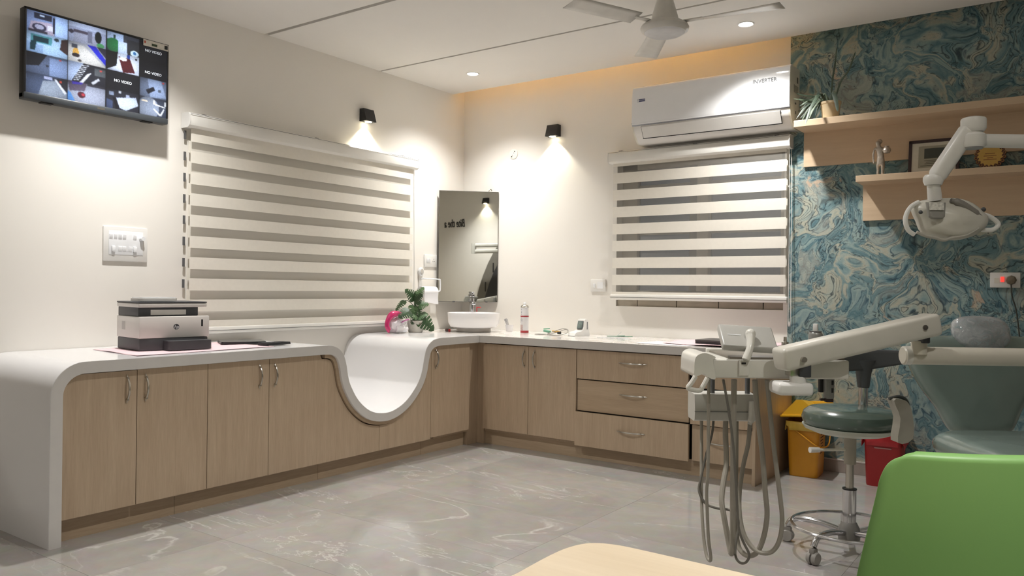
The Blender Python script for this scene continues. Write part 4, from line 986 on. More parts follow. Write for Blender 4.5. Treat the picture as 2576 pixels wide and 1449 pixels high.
# spray can
cn = thing('spray_can', 'white and red aerosol spray can standing on the marble worktop', 'spray can', (0.842, -0.085, CT), math.radians(-35))
G().lathe([(0.0, 0.0), (0.031, 0.0), (0.0325, 0.003), (0.0325, 0.20), (0.031, 0.205), (0.0, 0.205)], 32).obj('can', plain('can_white', (226, 224, 226), 0.35), cn)
G().lathe([(0.033, 0.002), (0.0332, 0.004), (0.0332, 0.018), (0.033, 0.020)], 32).obj('bottom_band', plain('can_red', (176, 62, 66), 0.4), cn)
G().lathe([(0.0329, 0.128), (0.0332, 0.129), (0.0332, 0.137), (0.0329, 0.138)], 32).obj('middle_band', plain('can_red_2', (166, 52, 60), 0.4), cn)
G().lathe([(0.0325, 0.203), (0.034, 0.206), (0.032, 0.211), (0.024, 0.222), (0.016, 0.226), (0.0, 0.227)], 28).obj('shoulder', 'steel', cn)
G().lathe([(0.0, 0.226), (0.013, 0.226), (0.012, 0.242), (0.009, 0.246), (0.0, 0.246)], 20).obj('nozzle', 'gloss_white', cn)
def wrap(z0, z1, a0, a1, r, mat, name):
    return G().grid(lambda u, v: (r * math.sin(a0 + (a1 - a0) * u), -r * math.cos(a0 + (a1 - a0) * u), z0 + (z1 - z0) * v), 10, 1).obj(name, mat, cn, 60, recalc=False)
ink = plain('can_ink', (120, 120, 128), 0.5)
for z, w in ((0.118, 0.6), (0.108, 0.7), (0.102, 0.66), (0.094, 0.7), (0.086, 0.4)): wrap(z, z + 0.0022, -0.35, -0.35 + 1.5 * w, 0.0327, ink, 'print_line')
wrap(0.022, 0.066, -0.55, 0.75, 0.0327, plain('can_picture', (200, 176, 172), 0.5, var=0.35, scale=120), 'picture_panel')
wrap(0.022, 0.060, -0.6, -0.2, 0.0328, plain('can_picture_red', (150, 48, 56), 0.5), 'picture_flash')
for k in range(4): wrap(0.148 + k * 0.012, 0.152 + k * 0.012, 0.12, 0.42, 0.0327, ink, 'print_line')
wrap(0.145, 0.19, -1.1, -0.98, 0.0327, ink, 'print_line')
# apex locator with leads
dv = thing('apex_locator', 'small white desktop device with a dark screen on the marble worktop', 'medical device', (1.352, -0.09, CT), math.radians(-20))
side = [(0.055, 0.0), (-0.075, 0.0), (-0.078, 0.012), (-0.06, 0.030), (0.0, 0.045), (0.016, 0.118), (0.030, 0.125), (0.050, 0.120), (0.060, 0.03)]
G().prism(sm2(side, 3, True), lambda a, b, d: (d, a, b), -0.043, 0.043).obj('body', 'white_pl', dv, 45)
Md = Matrix.Translation((0, 0.0075, 0.082)) @ Matrix.Rotation(math.radians(-12.3), 4, 'X')
G().box((0, -0.0015, 0), (0.062, 0.006, 0.064), 0.006, Md).obj('screen_bezel', plain('device_bezel', (88, 96, 98), 0.3), dv)
G().box((0, -0.0045, 0.001), (0.050, 0.002, 0.050), 0.001, Md).obj('screen', plain('device_lcd', (122, 136, 132), 0.2, var=0.2, scale=60), dv)
G().bx(0.0425, 0.0440, 0.036, 0.043, 0.05, 0.108).obj('side_groove', 'grey_pl', dv, 0)
ld_ = thing('test_leads', 'tangled grey lead with green and yellow clips in front of the device', 'cable', (1.18, -0.16, CT))
lp = [(0.10, 0.02, 0.03), (0.06, 0.05, 0.045), (0.0, 0.02, 0.02), (-0.08, -0.02, 0.004), (-0.14, -0.05, 0.004), (-0.17, -0.02, 0.004), (-0.13, 0.01, 0.004), (-0.04, -0.02, 0.006), (0.06, -0.05, 0.005), (0.11, -0.02, 0.02), (0.10, 0.02, 0.045), (0.05, 0.02, 0.05), (0.0, -0.02, 0.03), (-0.05, -0.04, 0.008), (-0.02, -0.06, 0.004), (0.06, -0.07, 0.004)]
G().tube(smooth(lp, 6), 0.0028, 8).obj('lead', plain('lead_grey', (160, 156, 150), 0.4), ld_)
gcl = plain('clip_green', (120, 176, 150), 0.4); ycl = plain('clip_yellow', (226, 182, 96), 0.4)
G().beam((-0.12, 0.03, 0.03), (-0.055, 0.01, 0.022), 0.026, 0.018, 0.005).beam((-0.135, 0.045, 0.042), (-0.075, 0.035, 0.046), 0.012, 0.008, 0.003).obj('clip', gcl, ld_)
G().beam((-0.045, 0.03, 0.028), (0.02, 0.03, 0.024), 0.016, 0.016, 0.004).obj('clip', ycl, ld_)
G().cyl((0.03, -0.01, 0.02), (0.055, -0.015, 0.02), 0.010, n=12).obj('connector', 'black', ld_)
# mask, papers and laptop
mk = thing('face_mask', 'folded white paper with a green handled applicator lying on the worktop', 'paper', (1.66, -0.12, CT), math.radians(8))
G().prism(sm2([(-0.11, -0.05), (-0.02, -0.065), (0.10, -0.05), (0.11, 0.02), (0.0, 0.05), (-0.10, 0.03)], 4, True), lambda a, b, d: (a, b, d), 0.0, 0.004).obj('paper', 'gloss_white', mk, 40)
grm = plain('applicator_green', (126, 160, 140), 0.4)
ap = G().beam((-0.06, 0.02, 0.010), (0.13, 0.045, 0.012), 0.012, 0.006, 0.002).obj('applicator', grm, mk)
G().beam((0.02, 0.03, 0.014), (0.075, 0.02, 0.018), 0.02, 0.006, 0.002).obj('grip', grm, mk)
G().beam((0.01, 0.05, 0.014), (0.05, 0.03, 0.045), 0.004, 0.004, 0.001).obj('pin', 'white_pl', mk)
pw2 = plain('white_paper', (228, 224, 224), 0.7, var=0.05, scale=50)
sheet('paper_sheet', 'printed white papers at the front edge of the marble worktop', 'paper', [(2.02, -0.50), (2.42, -0.575), (2.46, -0.30), (2.06, -0.22)], pw2, 0.0008, seed=4)
sheet('paper_sheet', 'pink sheet of paper lying under the laptop', 'paper', [(2.20, -0.45), (2.86, -0.52), (2.86, 0.06), (2.16, -0.04)], pink, 0.012, z=CT + 0.0022, seed=9)
lt = thing('laptop', 'closed black laptop on the pink paper', 'laptop', (2.55, -0.20, CT + 0.0068), math.radians(-4))
G().prism(rrect(0.36, 0.25, 0.025, 5), lambda a, b, d: (a, b, d), 0.0, 0.012).obj('base', 'black', lt, 45)
G().prism(rrect(0.362, 0.252, 0.025, 5), lambda a, b, d: (a, b, d), 0.013, 0.024).obj('lid', plain('laptop_lid', (74, 74, 72), 0.4), lt, 45)

# ------------------------------------------------------------------ towel arm with a hanging towel, plant and bag by the corner
th_ = thing('towel_holder', 'white towel arm with a round grey button on the wall by the mirror', 'towel holder', (0.0, -0.395, 1.25))
G().bx(0.0, 0.012, -0.018, 0.022, -0.13, 0.075, 0.005).obj('back_plate', 'white_pl', th_)
G().lathe([(0.0, 0), (0.036, 0), (0.036, 0.014), (0.030, 0.020), (0.0, 0.020)], 28, c=(0, 0, 0), M=Matrix.Translation((0.006, -0.004, 0.045)) @ Matrix.Rotation(PI / 2, 4, 'Y') @ Matrix.Scale(0.75, 4, (0, 1, 0))).obj('button_ring', 'gloss_white', th_)
G().lathe([(0.0, 0), (0.024, 0), (0.023, 0.003), (0.0, 0.004)], 24, M=Matrix.Translation((0.026, -0.004, 0.045)) @ Matrix.Rotation(PI / 2, 4, 'Y') @ Matrix.Scale(0.75, 4, (0, 1, 0))).obj('button', plain('button_grey', (186, 182, 176), 0.4), th_)
ring = [(0.016, 0.0, -0.01), (0.05, 0.01, -0.012), (0.06, 0.04, -0.012), (0.06, 0.165, -0.015), (0.06, 0.185, -0.024), (0.06, 0.187, -0.10), (0.06, 0.172, -0.115), (0.06, 0.13, -0.115), (0.06, -0.08, -0.115)]
G().tube(smooth(ring, 5), 0.0055, 8).obj('arm', 'gloss_white', th_)
tw2 = thing('paper_roll', 'white tissue roll hanging on the towel arm', 'tissue roll', (0.06, -0.365, 1.13))
G().lathe([(0.016, -0.085), (0.045, -0.085), (0.045, 0.085), (0.016, 0.085), (0.016, -0.085)], 36, M=Matrix.Rotation(-PI / 2, 4, 'X')).obj('roll', plain('tissue', (240, 239, 242), 0.9, var=0.01), tw2, 40)
G().grid(lambda u, v: (0.045 - 0.004 * math.sin(v * 3), -0.085 + 0.17 * u, -0.0 - 0.095 * v + 0.006 * math.sin(5 * u) * v), 12, 10).obj('loose_end', plain('tissue_end', (240, 239, 242), 0.9, var=0.01), tw2, 60, recalc=False)

mp = thing('monstera_plant', 'small artificial monstera in a grey pot on the worktop before the wall', 'plant', (0.205, -0.665, CT))
G().lathe([(0.0, 0.0), (0.052, 0.0), (0.056, 0.006), (0.066, 0.088), (0.066, 0.094), (0.060, 0.094), (0.056, 0.080), (0.0, 0.078)], 28).obj('pot', plain('stone_pot', (204, 200, 190), 0.6, var=0.08, scale=40), mp)
G().box((0.066, -0.02, 0.072), (0.002, 0.014, 0.010), 0).obj('pot_mark', plain('pot_mark', (130, 112, 98), 0.6), mp, 0)
lfm = plain('monstera_leaf', (50, 78, 44), 0.45, var=0.3, scale=26); lf2 = plain('monstera_leaf_pale', (78, 108, 68), 0.45, var=0.25, scale=26)
stm = plain('monstera_stem', (60, 84, 50), 0.5)
def monstera_leaf(base, tip, face, L, parent, mat):
    base = Vector(base); d = (Vector(tip) - base).normalized(); f = Vector(face); f = (f - d * f.dot(d)).normalized(); s = d.cross(f)
    half = [(0.0, 0.05), (-0.10, 0.22), (-0.02, 0.42), (0.10, 0.47)]
    for q in (0.26, 0.42, 0.57, 0.71):
        wv = 0.47 * math.sin(PI * min(1, 0.28 + q * 0.80)) ** 0.8 + 0.02
        half += [(q - 0.06, wv), (q - 0.005, wv * 0.97), (q - 0.015, wv * 0.35), (q + 0.02, wv * 0.33), (q + 0.055, wv * 0.95)]
    half += [(0.90, 0.16), (1.0, 0.0)]
    def pt(a, b): return base + d * (a * L) + s * (b * L) + f * (-0.30 * b * b * L - 0.18 * a * a * L)
    g = G()
    for sg in (-1, 1):
        vs = []; fs = []
        spine = [max(0.0, a * 0.96) for a, b in half]
        for (a, b), sp in zip(half, spine): vs += [pt(sp, 0), pt(a, b * sg * 0.55), pt(a, b * sg)]
        for i in range(len(half) - 1):
            k = i * 3; fs += [(k, k + 3, k + 4, k + 1), (k + 1, k + 4, k + 5, k + 2)]
        g.add(vs, fs)
    return g.obj('leaf', mat, parent, 60, recalc=False)
vd = Vector((0.80, -0.60, 0.05)); R_ = Vector((0.60, 0.80, 0)); Z_ = Vector((0, 0, 1))
def q(r, z, o=0.0): return R_ * r + Z_ * z + vd * o
G().tube(smooth([(0, 0, 0.07), q(0.0, 0.16, 0.01), q(-0.008, 0.24, 0.0), q(-0.012, 0.31, 0.01)], 4), [0.009] * 8 + [0.006] * 5, 8).obj('stem', stm, mp)
for base, tip, face, L, mtt in (
    (q(-0.01, 0.27), q(-0.07, 0.325, 0.03), vd + Z_ * 0.5, 0.105, lfm), (q(0.0, 0.28), q(0.045, 0.35, 0.0), vd * 0.5 - R_ * 0.8, 0.10, lf2),
    (q(-0.10, 0.245, 0.02), q(-0.155, 0.195, 0.03), R_ * -0.85 + vd * 0.3, 0.10, lfm), (q(-0.075, 0.165, 0.13), q(-0.15, 0.125, 0.17), vd + Z_ * 0.6, 0.105, lfm),
    (q(0.02, 0.215, 0.02), q(0.085, 0.225, 0.03), vd + Z_ * 0.5, 0.08, lf2), (q(0.03, 0.12, 0.04), q(0.125, 0.04, 0.05), vd + Z_ * 0.45 + R_ * 0.2, 0.155, lfm),
    (q(0.0, 0.13, 0.04), q(-0.06, 0.145, 0.06), vd + Z_ * 0.8, 0.085, lf2), (q(-0.02, 0.20, 0.03), q(-0.045, 0.14, 0.05), vd + Z_ * 0.2, 0.085, lf2),
    (q(0.01, 0.20, 0.02), q(0.03, 0.14, 0.04), vd + R_ * 0.4, 0.08, lfm), (q(0.01, 0.12, 0.03), q(0.06, 0.14, 0.04), vd * 0.7 + Z_, 0.08, lf2), (q(-0.01, 0.11, 0.03), q(-0.03, 0.085, 0.06), vd + Z_ * 0.3, 0.07, lfm),
    (q(-0.012, 0.24, 0.02), q(0.01, 0.27, 0.05), vd + Z_ * 0.4, 0.09, lfm)):
    lf = monstera_leaf(base, tip, face, L, mp, mtt)
    G().tube(smooth([q(-0.004, max(0.09, base.z - 0.05)), Vector(base) * 0.6 + q(-0.004, base.z) * 0.4, base], 4), 0.0028, 6).obj('stalk', stm, mp)
# plastic bag of pads, pink at the knot
bg = thing('plastic_bag', 'clear plastic bag of white pads with a bright pink end beside the plant', 'bag', (0.165, -0.865, CT))
def lump(c, r, amp, seed, nu=26, nv=16):
    rnd = random.Random(seed); ph = [rnd.uniform(0, 6) for _ in range(6)]; g = G().ball((0, 0, 0), 1, nu, nv); out = []
    for x, y, z in g.v:
        k = 1 + amp * (math.sin(5 * x + ph[0] + 3 * z) * math.sin(6 * y + ph[1]) + 0.7 * math.sin(9 * z + ph[2] + 4 * x))
        out.append((c[0] + r[0] * x * k, c[1] + r[1] * y * k, max(0.002, c[2] + r[2] * z * k)))
    g.v = out; return g
lump((0.0, 0.015, 0.062), (0.055, 0.085, 0.062), 0.10, 3).obj('pads', plain('white_pads', (236, 230, 234), 0.7, var=0.05), bg)
G().tube(smooth([(0.03, -0.012, 0.035), (0.045, 0.045, 0.032), (0.03, 0.10, 0.03)], 4), [0.030] * 4 + [0.027] * 4 + [0.020], 16).obj('paper_roll', plain('pad_roll', (244, 242, 244), 0.8), bg)
pkm = plain('pink_film', (206, 44, 110), 0.3, var=0.25, scale=30, coat=0.3)
G().tube(smooth([(0.03, 0.07, 0.135), (0.03, 0.01, 0.150), (0.025, -0.05, 0.140), (0.02, -0.085, 0.10), (0.02, -0.095, 0.06), (0.025, -0.08, 0.026), (0.03, -0.075, 0.021)], 5), [0.010, 0.012, 0.014, 0.016, 0.018, 0.020, 0.022, 0.024, 0.026, 0.027, 0.027, 0.026, 0.024, 0.022, 0.020, 0.019, 0.018, 0.018, 0.018, 0.018, 0.018, 0.018, 0.018, 0.018, 0.018, 0.018, 0.018, 0.018, 0.018, 0.018, 0.018][:31], 12).obj('pink_end', pkm, bg)
G().tube([(0.062, 0.02, 0.085), (0.066, 0.06, 0.10), (0.062, 0.10, 0.105)], 0.006, 6).obj('pink_print', plain('pink_print', (196, 120, 170), 0.4), bg)
def film():
    m, n, b = nt('clear_film'); out = n.nodes['Material Output']
    v = mapping(n); t = noise(n, v, 22, 4, 0.6, 1.2)
    b.inputs['Base Color'].default_value = lin((238, 236, 238)); b.inputs['Roughness'].default_value = 0.12
    bump(n, b, t.outputs['Fac'], 0.6, 0.01)
    tr = n.nodes.new('ShaderNodeBsdfTransparent'); mx = n.nodes.new('ShaderNodeMixShader')
    link(n, math_node(n, 'MULTIPLY', t.outputs['Fac'], 0.62), mx.inputs[0]); link(n, tr.outputs[0], mx.inputs[1]); link(n, b.outputs[0], mx.inputs[2]); link(n, mx.outputs[0], out.inputs['Surface'])
    return m
MT['film'] = film()
lump((0.004, 0.045, 0.07), (0.058, 0.075, 0.070), 0.06, 8).obj('clear_film', 'film', bg)
# ------------------------------------------------------------------ ceiling fan
fp_ = at(1672, 72, 4.2)
fan = thing('ceiling_fan', 'off-white ceiling fan with a wide cone hub', 'ceiling fan', (fp_.x, fp_.y, CZ), YAW)
hz = fp_.z - CZ
fw_ = plain('fan_enamel', (222, 219, 213), 0.35)
G().lathe([(0.0, hz - 0.034), (0.090, hz - 0.032), (0.108, hz - 0.020)], 40).obj('bottom_plate', plain('fan_plate', (220, 220, 222), 0.28), fan)
G().lathe([(0.108, hz - 0.022), (0.122, hz - 0.012), (0.127, hz + 0.002), (0.120, hz + 0.016), (0.100, hz + 0.028), (0.0, hz + 0.050)], 40).obj('motor', fw_, fan)
G().lathe([(0.076, hz + 0.030), (0.068, hz + 0.065), (0.046, hz + 0.14), (0.030, hz + 0.21), (0.022, hz + 0.25), (0.0, hz + 0.25)], 32).obj('cone', fw_, fan)
G().cyl((0, 0, hz + 0.24), (0, 0, 0.0), 0.016, n=16).obj('down_rod', fw_, fan)
G().lathe([(0.020, -0.06), (0.05, -0.03), (0.065, 0.0), (0.0, 0.0)], 28).obj('canopy', fw_, fan)
for a in (-150, -30, 90):
    t = math.radians(a); Mb = Matrix.Rotation(t, 4, 'Z')
    g = G()
    def bl_f(u, v):
        w = 0.05 + 0.018 * u; p = Vector((0.19 + 0.41 * u, (v - 0.5) * 2 * w, hz + 0.024 + (v - 0.5) * 0.024 * (1 - 0.5 * u))); return tuple(Mb @ p)
    g.grid(bl_f, 8, 4)
    o = g.obj('blade', fw_, fan, 60, recalc=False); md = o.modifiers.new('thickness', 'SOLIDIFY'); md.thickness = 0.003
    G().box((0.155, 0, hz + 0.024), (0.10, 0.035, 0.006), 0.002, Mb).obj('blade_iron', fw_, o)

# ------------------------------------------------------------------ dental delivery unit (local x = to the right, y = away, z = up)
o0 = at(1945, 925, 2.6)
DU = thing('dental_delivery_unit', 'white dental delivery unit with instrument tray, swing arm and hanging hoses', 'dental unit', (o0.x, o0.y, 0.0), YAW)
def D(px_, py_, Z): return local(DU, at(px_, py_, Z))
duw = plain('dental_white', (222, 219, 210), 0.28, var=0.02, coat=0.15)
hose_m = plain('hose_grey', (158, 152, 140), 0.5, var=0.08); cord_m = plain('cord_dark', (112, 108, 100), 0.5)
a = D(1792, 900, 2.58); b2 = D(2137, 952, 2.58)
trm = G().box(((a.x + b2.x) / 2, a.y + 0.15, (a.z + b2.z) / 2 - 0.004), (b2.x - a.x, 0.30, a.z - b2.z), 0.006, None, 3).obj('tray_body', duw, DU)
zt = a.z - 0.004 + 0.0
G().bx(a.x + 0.06, b2.x - 0.01, a.y + 0.012, a.y + 0.285, a.z - 0.006, a.z + 0.003, 0.003).obj('tray_insert', plain('tray_insert', (118, 110, 98), 0.35), trm)
rim = G()
rim.bx(a.x + 0.05, b2.x, a.y + 0.282, a.y + 0.30, a.z - 0.01, a.z + 0.010, 0.004); rim.obj('tray_rim', duw, trm)
hump = [D(*q_, 2.58) for q_ in ((1800, 951), (1793, 908), (1800, 899), (1788, 892), (1772, 888), (1757, 892), (1748, 903), (1746, 930), (1747, 948), (1770, 940), (1785, 951))]
G().prism(sm2([(q_.x, q_.z) for q_ in hump], 3, True), lambda p, r, d: (p, d, r), a.y - 0.004, a.y + 0.20).obj('side_pod', duw, DU, 50)
G().tube(smooth([D(*q_, 2.56) for q_ in ((1750, 946), (1740, 962), (1731, 975), (1740, 980), (1760, 982), (1768, 972), (1780, 950))], 5), 0.008, 10).obj('tray_handle', duw, DU)
# film viewer on a ball joint
vp = [D(*q_, Z) for q_, Z in (((1816, 823), 2.66), ((1953, 832), 2.66), ((1941, 881), 2.58), ((1806, 874), 2.58))]
def panel(pts, th, nrm_out, name, mat, parent, bev=0.006):
    cc = sum(pts, Vector()) / 4; ex = (pts[1] - pts[0]).normalized(); ez = ((pts[0] + pts[1]) / 2 - (pts[2] + pts[3]) / 2).normalized(); ey = ez.cross(ex).normalized(); ez = ex.cross(ey)
    M = Matrix((ex, ey, ez)).transposed().to_4x4(); M.translation = cc
    w = ((pts[1] - pts[0]).length + (pts[2] - pts[3]).length) / 2; h = ((pts[0] - pts[3]).length + (pts[1] - pts[2]).length) / 2
    return G().box((0, 0, 0), (w, th, h), bev, M, 3).obj(name, mat, parent), M, w, h
pn, Mv, vw_, vh_ = panel(vp, 0.026, None, 'film_viewer', plain('viewer_back', (178, 176, 170), 0.3, var=0.02, coat=0.1), DU)
G().box((0, 0.014, 0), (vw_ - 0.03, 0.002, vh_ - 0.02), 0, Mv).obj('viewer_glass', plain('viewer_glass', (210, 212, 208), 0.2), pn, 0)
G().box((-0.045, -0.0133, 0.0), (0.045, 0.002, 0.003), 0, Mv).obj('vent_slot', 'gloss_white', pn, 0)
nk0 = D(1888, 840, 2.60); nk1 = D(1876, 905, 2.56)
G().ball(tuple(nk0), 0.017).tube(smooth([nk0, nk0.lerp(nk1, 0.5) + Vector((0.004, -0.008, 0)), nk1], 4), [0.017, 0.015, 0.013, 0.0125, 0.012, 0.012, 0.0125, 0.013, 0.013], 12).obj('viewer_neck', duw, DU)
c = D(1871, 925, 2.575)
G().box((c.x, c.y, c.z), (0.034, 0.012, 0.052), 0.004).obj('viewer_clamp', duw, DU)
c = D(1871, 914, 2.568); G().box((c.x, c.y, c.z), (0.014, 0.004, 0.006), 0.001).obj('clamp_slot', 'black', DU)
# swing arm
p0 = D(1958, 905, 2.50); p1 = D(2350, 814, 2.62)
arm = G().beam(p0, p1, 0.080, 0.073, 0.014).obj('swing_arm', plain('arm_ivory', (214, 210, 199), 0.28, var=0.03, coat=0.15), DU)
for q_, Z in (((2023, 905), 2.462), ((2327, 824), 2.565)):
    c = D(*q_, Z); G().cyl((c.x, c.y - 0.004, c.z), (c.x, c.y + 0.012, c.z), 0.0085, n=14).obj('bolt', 'steel', arm)
c = D(2020, 930, 2.51); G().box((c.x, c.y, c.z), (0.036, 0.05, 0.045), 0.004).obj('arm_pivot', 'dk_grey', DU)
c = D(1995, 930, 2.52); G().box((c.x, c.y, c.z), (0.036, 0.05, 0.04), 0.004).obj('arm_pivot', 'steel', DU)
c = D(2007, 957, 2.51); G().cyl((c.x, c.y, c.z - 0.016), (c.x, c.y, c.z + 0.014), 0.025, n=24).obj('pivot_collar', 'white_pl', DU)
c0 = D(1950, 975, 2.51); c1_ = D(2040, 982, 2.51)
G().box(((c0.x + c1_.x) / 2, c0.y + 0.02, c0.z - 0.002), (c1_.x - c0.x, 0.10, 0.040), 0.012, None, 3).obj('pivot_bracket', 'white_pl', DU)
c = D(2324, 850, 2.62); G().box((c.x, c.y, c.z), (0.024, 0.04, 0.034), 0.004).obj('arm_pivot', 'dk_grey', DU)
c = D(2312, 868, 2.64); G().cyl((c.x, c.y, c.z - 0.03), (c.x, c.y, c.z + 0.014), 0.025, n=24).obj('pivot_collar', plain('collar_ivory', (206, 200, 184), 0.3), DU)
t0 = D(2270, 894, 2.66); t1 = D(3150, 908, 2.66)
G().tube([t0, t0 + Vector((0.004, 0, 0)), t1], [0.026, 0.030, 0.030], 24).obj('support_tube', plain('tube_ivory', (210, 204, 190), 0.35, var=0.02), DU)
t0b = t0 + Vector((0.004, 0, 0)); G().tube([t0b, t0b + Vector((0.02, 0, 0))], 0.0315, 24).obj('tube_ferrule', duw, DU)
G().cyl((t1.x, t1.y, 0.0), (t1.x, t1.y, t1.z + 0.08), 0.045, n=28).obj('post', duw, DU)
G().lathe([(0.0, 0.0), (0.16, 0.0), (0.16, 0.02), (0.05, 0.04), (0.0, 0.04)], 32, c=(t1.x, t1.y, 0)).obj('post_base', duw, DU)
# assistant bar behind the hoses
ab = D(1748, 992, 2.86); ab2 = D(1902, 1062, 2.86)
aprof = [(0.0, 0.006), (0.014, 0.0), (0.10, 0.0), (0.11, 0.02), (0.11, ab.z - ab2.z), (0.004, ab.z - ab2.z), (-0.006, 0.04)]
G().prism(aprof, lambda p, r, d: (d, ab.y + p, ab2.z + r), ab.x, ab2.x).obj('assistant_bar', plain('bar_white', (200, 198, 190), 0.35, var=0.03), DU, 30)
G().bx(ab.x - 0.001, ab2.x + 0.001, ab.y - 0.009, ab.y + 0.0, ab2.z + 0.036, ab2.z + 0.0375).obj('bar_seam', 'grey_pl', DU, 0)
for q_ in ((1792, 972), (1880, 975)):
    c = D(*q_, 2.90); G().cyl((c.x, c.y, ab.z - 0.01), (c.x, c.y, a.z - 0.05), 0.009, n=12).obj('bar_hanger', 'grey_pl', DU)
G().tube(smooth([D(*q_, 2.84) for q_ in ((1894, 1010), (1893, 1035), (1890, 1055), (1885, 1068))], 4), [0.014] * 6 + [0.012] * 4 + [0.008] * 3, 12).obj('suction_holder', duw, DU)
# hoses
def hz_path(pts, Z0, Z1):
    n_ = len(pts); return smooth([D(1680 + x / 2.103, 760 + y / 2.103, Z0 + (Z1 - Z0) * k / (n_ - 1)) for k, (x, y) in enumerate(pts)], 5)
H = [([(217, 400), (215, 600), (212, 900), (205, 1000), (208, 1100), (215, 1250), (227, 1345), (222, 1368), (205, 1340), (190, 1250), (180, 1100), (178, 950), (178, 750), (178, 590)], 0.0058, hose_m, 2.66, 2.90),
     ([(293, 410), (320, 560), (345, 750), (360, 950), (368, 1100), (375, 1200), (400, 1270), (430, 1335), (415, 1375), (385, 1380), (360, 1350), (358, 1290), (372, 1200), (372, 1150), (355, 1115), (320, 1098), (260, 1090), (200, 1065), (165, 1000), (175, 930), (205, 800), (235, 690), (243, 590)], 0.0044, cord_m, 2.62, 2.90),
     ([(350, 410), (348, 600), (345, 900), (343, 1200), (338, 1325), (326, 1290), (300, 1150), (285, 1050), (295, 950), (310, 850), (305, 700), (308, 590)], 0.0100, hose_m, 2.66, 2.90),
     ([(460, 412), (475, 600), (500, 800), (515, 1000), (525, 1120), (510, 1230), (480, 1310), (445, 1340), (400, 1330), (368, 1270), (358, 1100), (360, 850), (362, 590)], 0.0092, hose_m, 2.66, 2.92),
     ([(525, 412), (545, 620), (565, 800), (590, 1000), (605, 1150), (590, 1260), (550, 1320), (490, 1325), (440, 1290), (400, 1220), (380, 1120), (380, 1000), (400, 860), (425, 750), (435, 630)], 0.0080, hose_m, 2.66, 2.90)]
for pts, r, mt_h, Z0, Z1 in H: G().tube(hz_path(pts, Z0, Z1), r, 10).obj('hose' if r > 0.005 else 'cord', mt_h, DU)
# handpiece holder hanging below the tray
c = D(2085, 975, 2.70)
hp_ = G().box((c.x, c.y, c.z), (0.030, 0.03, 0.075), 0.006).obj('handpiece_holder', plain('holder_grey', (140, 140, 136), 0.4), DU)
for dz in (0.018, -0.008): G().box((c.x + 0.006, c.y - 0.0155, c.z + dz), (0.007, 0.002, 0.016), 0.0008).obj('slot', 'black', hp_)
c = D(2066, 968, 2.72); G().box((c.x, c.y, c.z), (0.016, 0.02, 0.05), 0.002).obj('holder_block', 'black_mat', DU)
c = D(2085, 1006, 2.70); G().box((c.x, c.y, c.z), (0.026, 0.02, 0.016), 0.003).box((c.x - 0.022, c.y, c.z + 0.001), (0.016, 0.014, 0.008), 0.002).obj('holder_clamp', plain('clamp_brown', (62, 46, 46), 0.5), DU)
c = D(1975, 862, 2.74); G().lathe([(0.0, -0.05), (0.006, -0.05), (0.006, -0.01), (0.012, -0.01), (0.012, 0.002), (0.006, 0.004), (0.005, 0.02), (0.0, 0.02)], 16, c=tuple(c)).obj('air_nozzle', 'steel', DU)
# spray bottle standing on the tray
bw_ = at(2051, 880, 2.80); 
sp = thing('spray_bottle', 'grey bottle with a white cap standing on the dental tray', 'bottle', (bw_.x, bw_.y, a.z + 0.0035))
hh = at(2051, 815, 2.80).z - (a.z + 0.0035)
G().lathe([(0.0, 0), (0.022, 0), (0.0235, 0.004), (0.0235, hh - 0.038), (0.021, hh - 0.030), (0.014, hh - 0.024), (0.0, hh - 0.026)], 24).obj('bottle', plain('bottle_grey', (150, 150, 146), 0.3, 0.3), sp)
G().lathe([(0.0, hh - 0.028), (0.021, hh - 0.028), (0.021, hh - 0.025), (0.0, hh - 0.025)], 20).obj('collar', 'grey_pl', sp)
G().box((0, 0, hh - 0.012), (0.016, 0.016, 0.026), 0.003).obj('cap', 'white_pl', sp)

# ------------------------------------------------------------------ dental chair (local x right, y away, seat towards the camera)
cb = at(2472, 980, 3.3)
CH = thing('dental_chair', 'grey-green dental chair with a plastic-wrapped headrest', 'dental chair', (cb.x, cb.y, 0.0), YAW)
def C_(px_, py_, Z): return local(CH, at(px_, py_, Z))
uph = plain('teal_vinyl', (132, 148, 142), 0.2, var=0.05, scale=6, coat=0.3, bmp=0.05, bscale=12)
bo = [(2292, 885), (2300, 925), (2325, 975), (2362, 1025), (2384, 1068), (2402, 1090), (2440, 1100), (2472, 1102), (2504, 1100), (2542, 1090), (2560, 1068), (2582, 1025), (2619, 975), (2644, 925), (2652, 885), (2640, 862), (2600, 850), (2472, 846), (2344, 850), (2304, 862)]
pts = [C_(*q_, 3.3) for q_ in bo]
def back_fn(p, r, d): return (p, 0.05 + (-d) + 0.10 * (r - 0.75) + 0.25 * p * p * 0, r)
G().pillow(sm2([(q_.x, q_.z) for q_ in pts], 3, True), lambda p, r, d: (p, 0.04 - d + 0.16 * (r - 0.70) - 0.35 * p * p, r), 0.11, 0.30, 6, dome=0.015).obj('backrest', uph, CH, 60)
hc = C_(2467, 838, 3.36)
wrapm = plain('wrapped_vinyl', (156, 172, 178), 0.10, var=0.16, scale=14, coat=0.8, bmp=0.7, bscale=20)
ho = [(hc.x + 0.115 * math.copysign(abs(math.cos(t)) ** 0.72, math.cos(t)) * (1 + 0.06 * math.sin(t)), hc.z + 0.070 * math.copysign(abs(math.sin(t)) ** 0.8, math.sin(t))) for t in [2 * PI * k / 44 for k in range(44)]]
G().pillow(ho, lambda p, r, d: (p, hc.y - d + 0.3 * (r - hc.z), r), 0.115, 0.5, 8, dome=0.012).obj('headrest', wrapm, CH, 70)
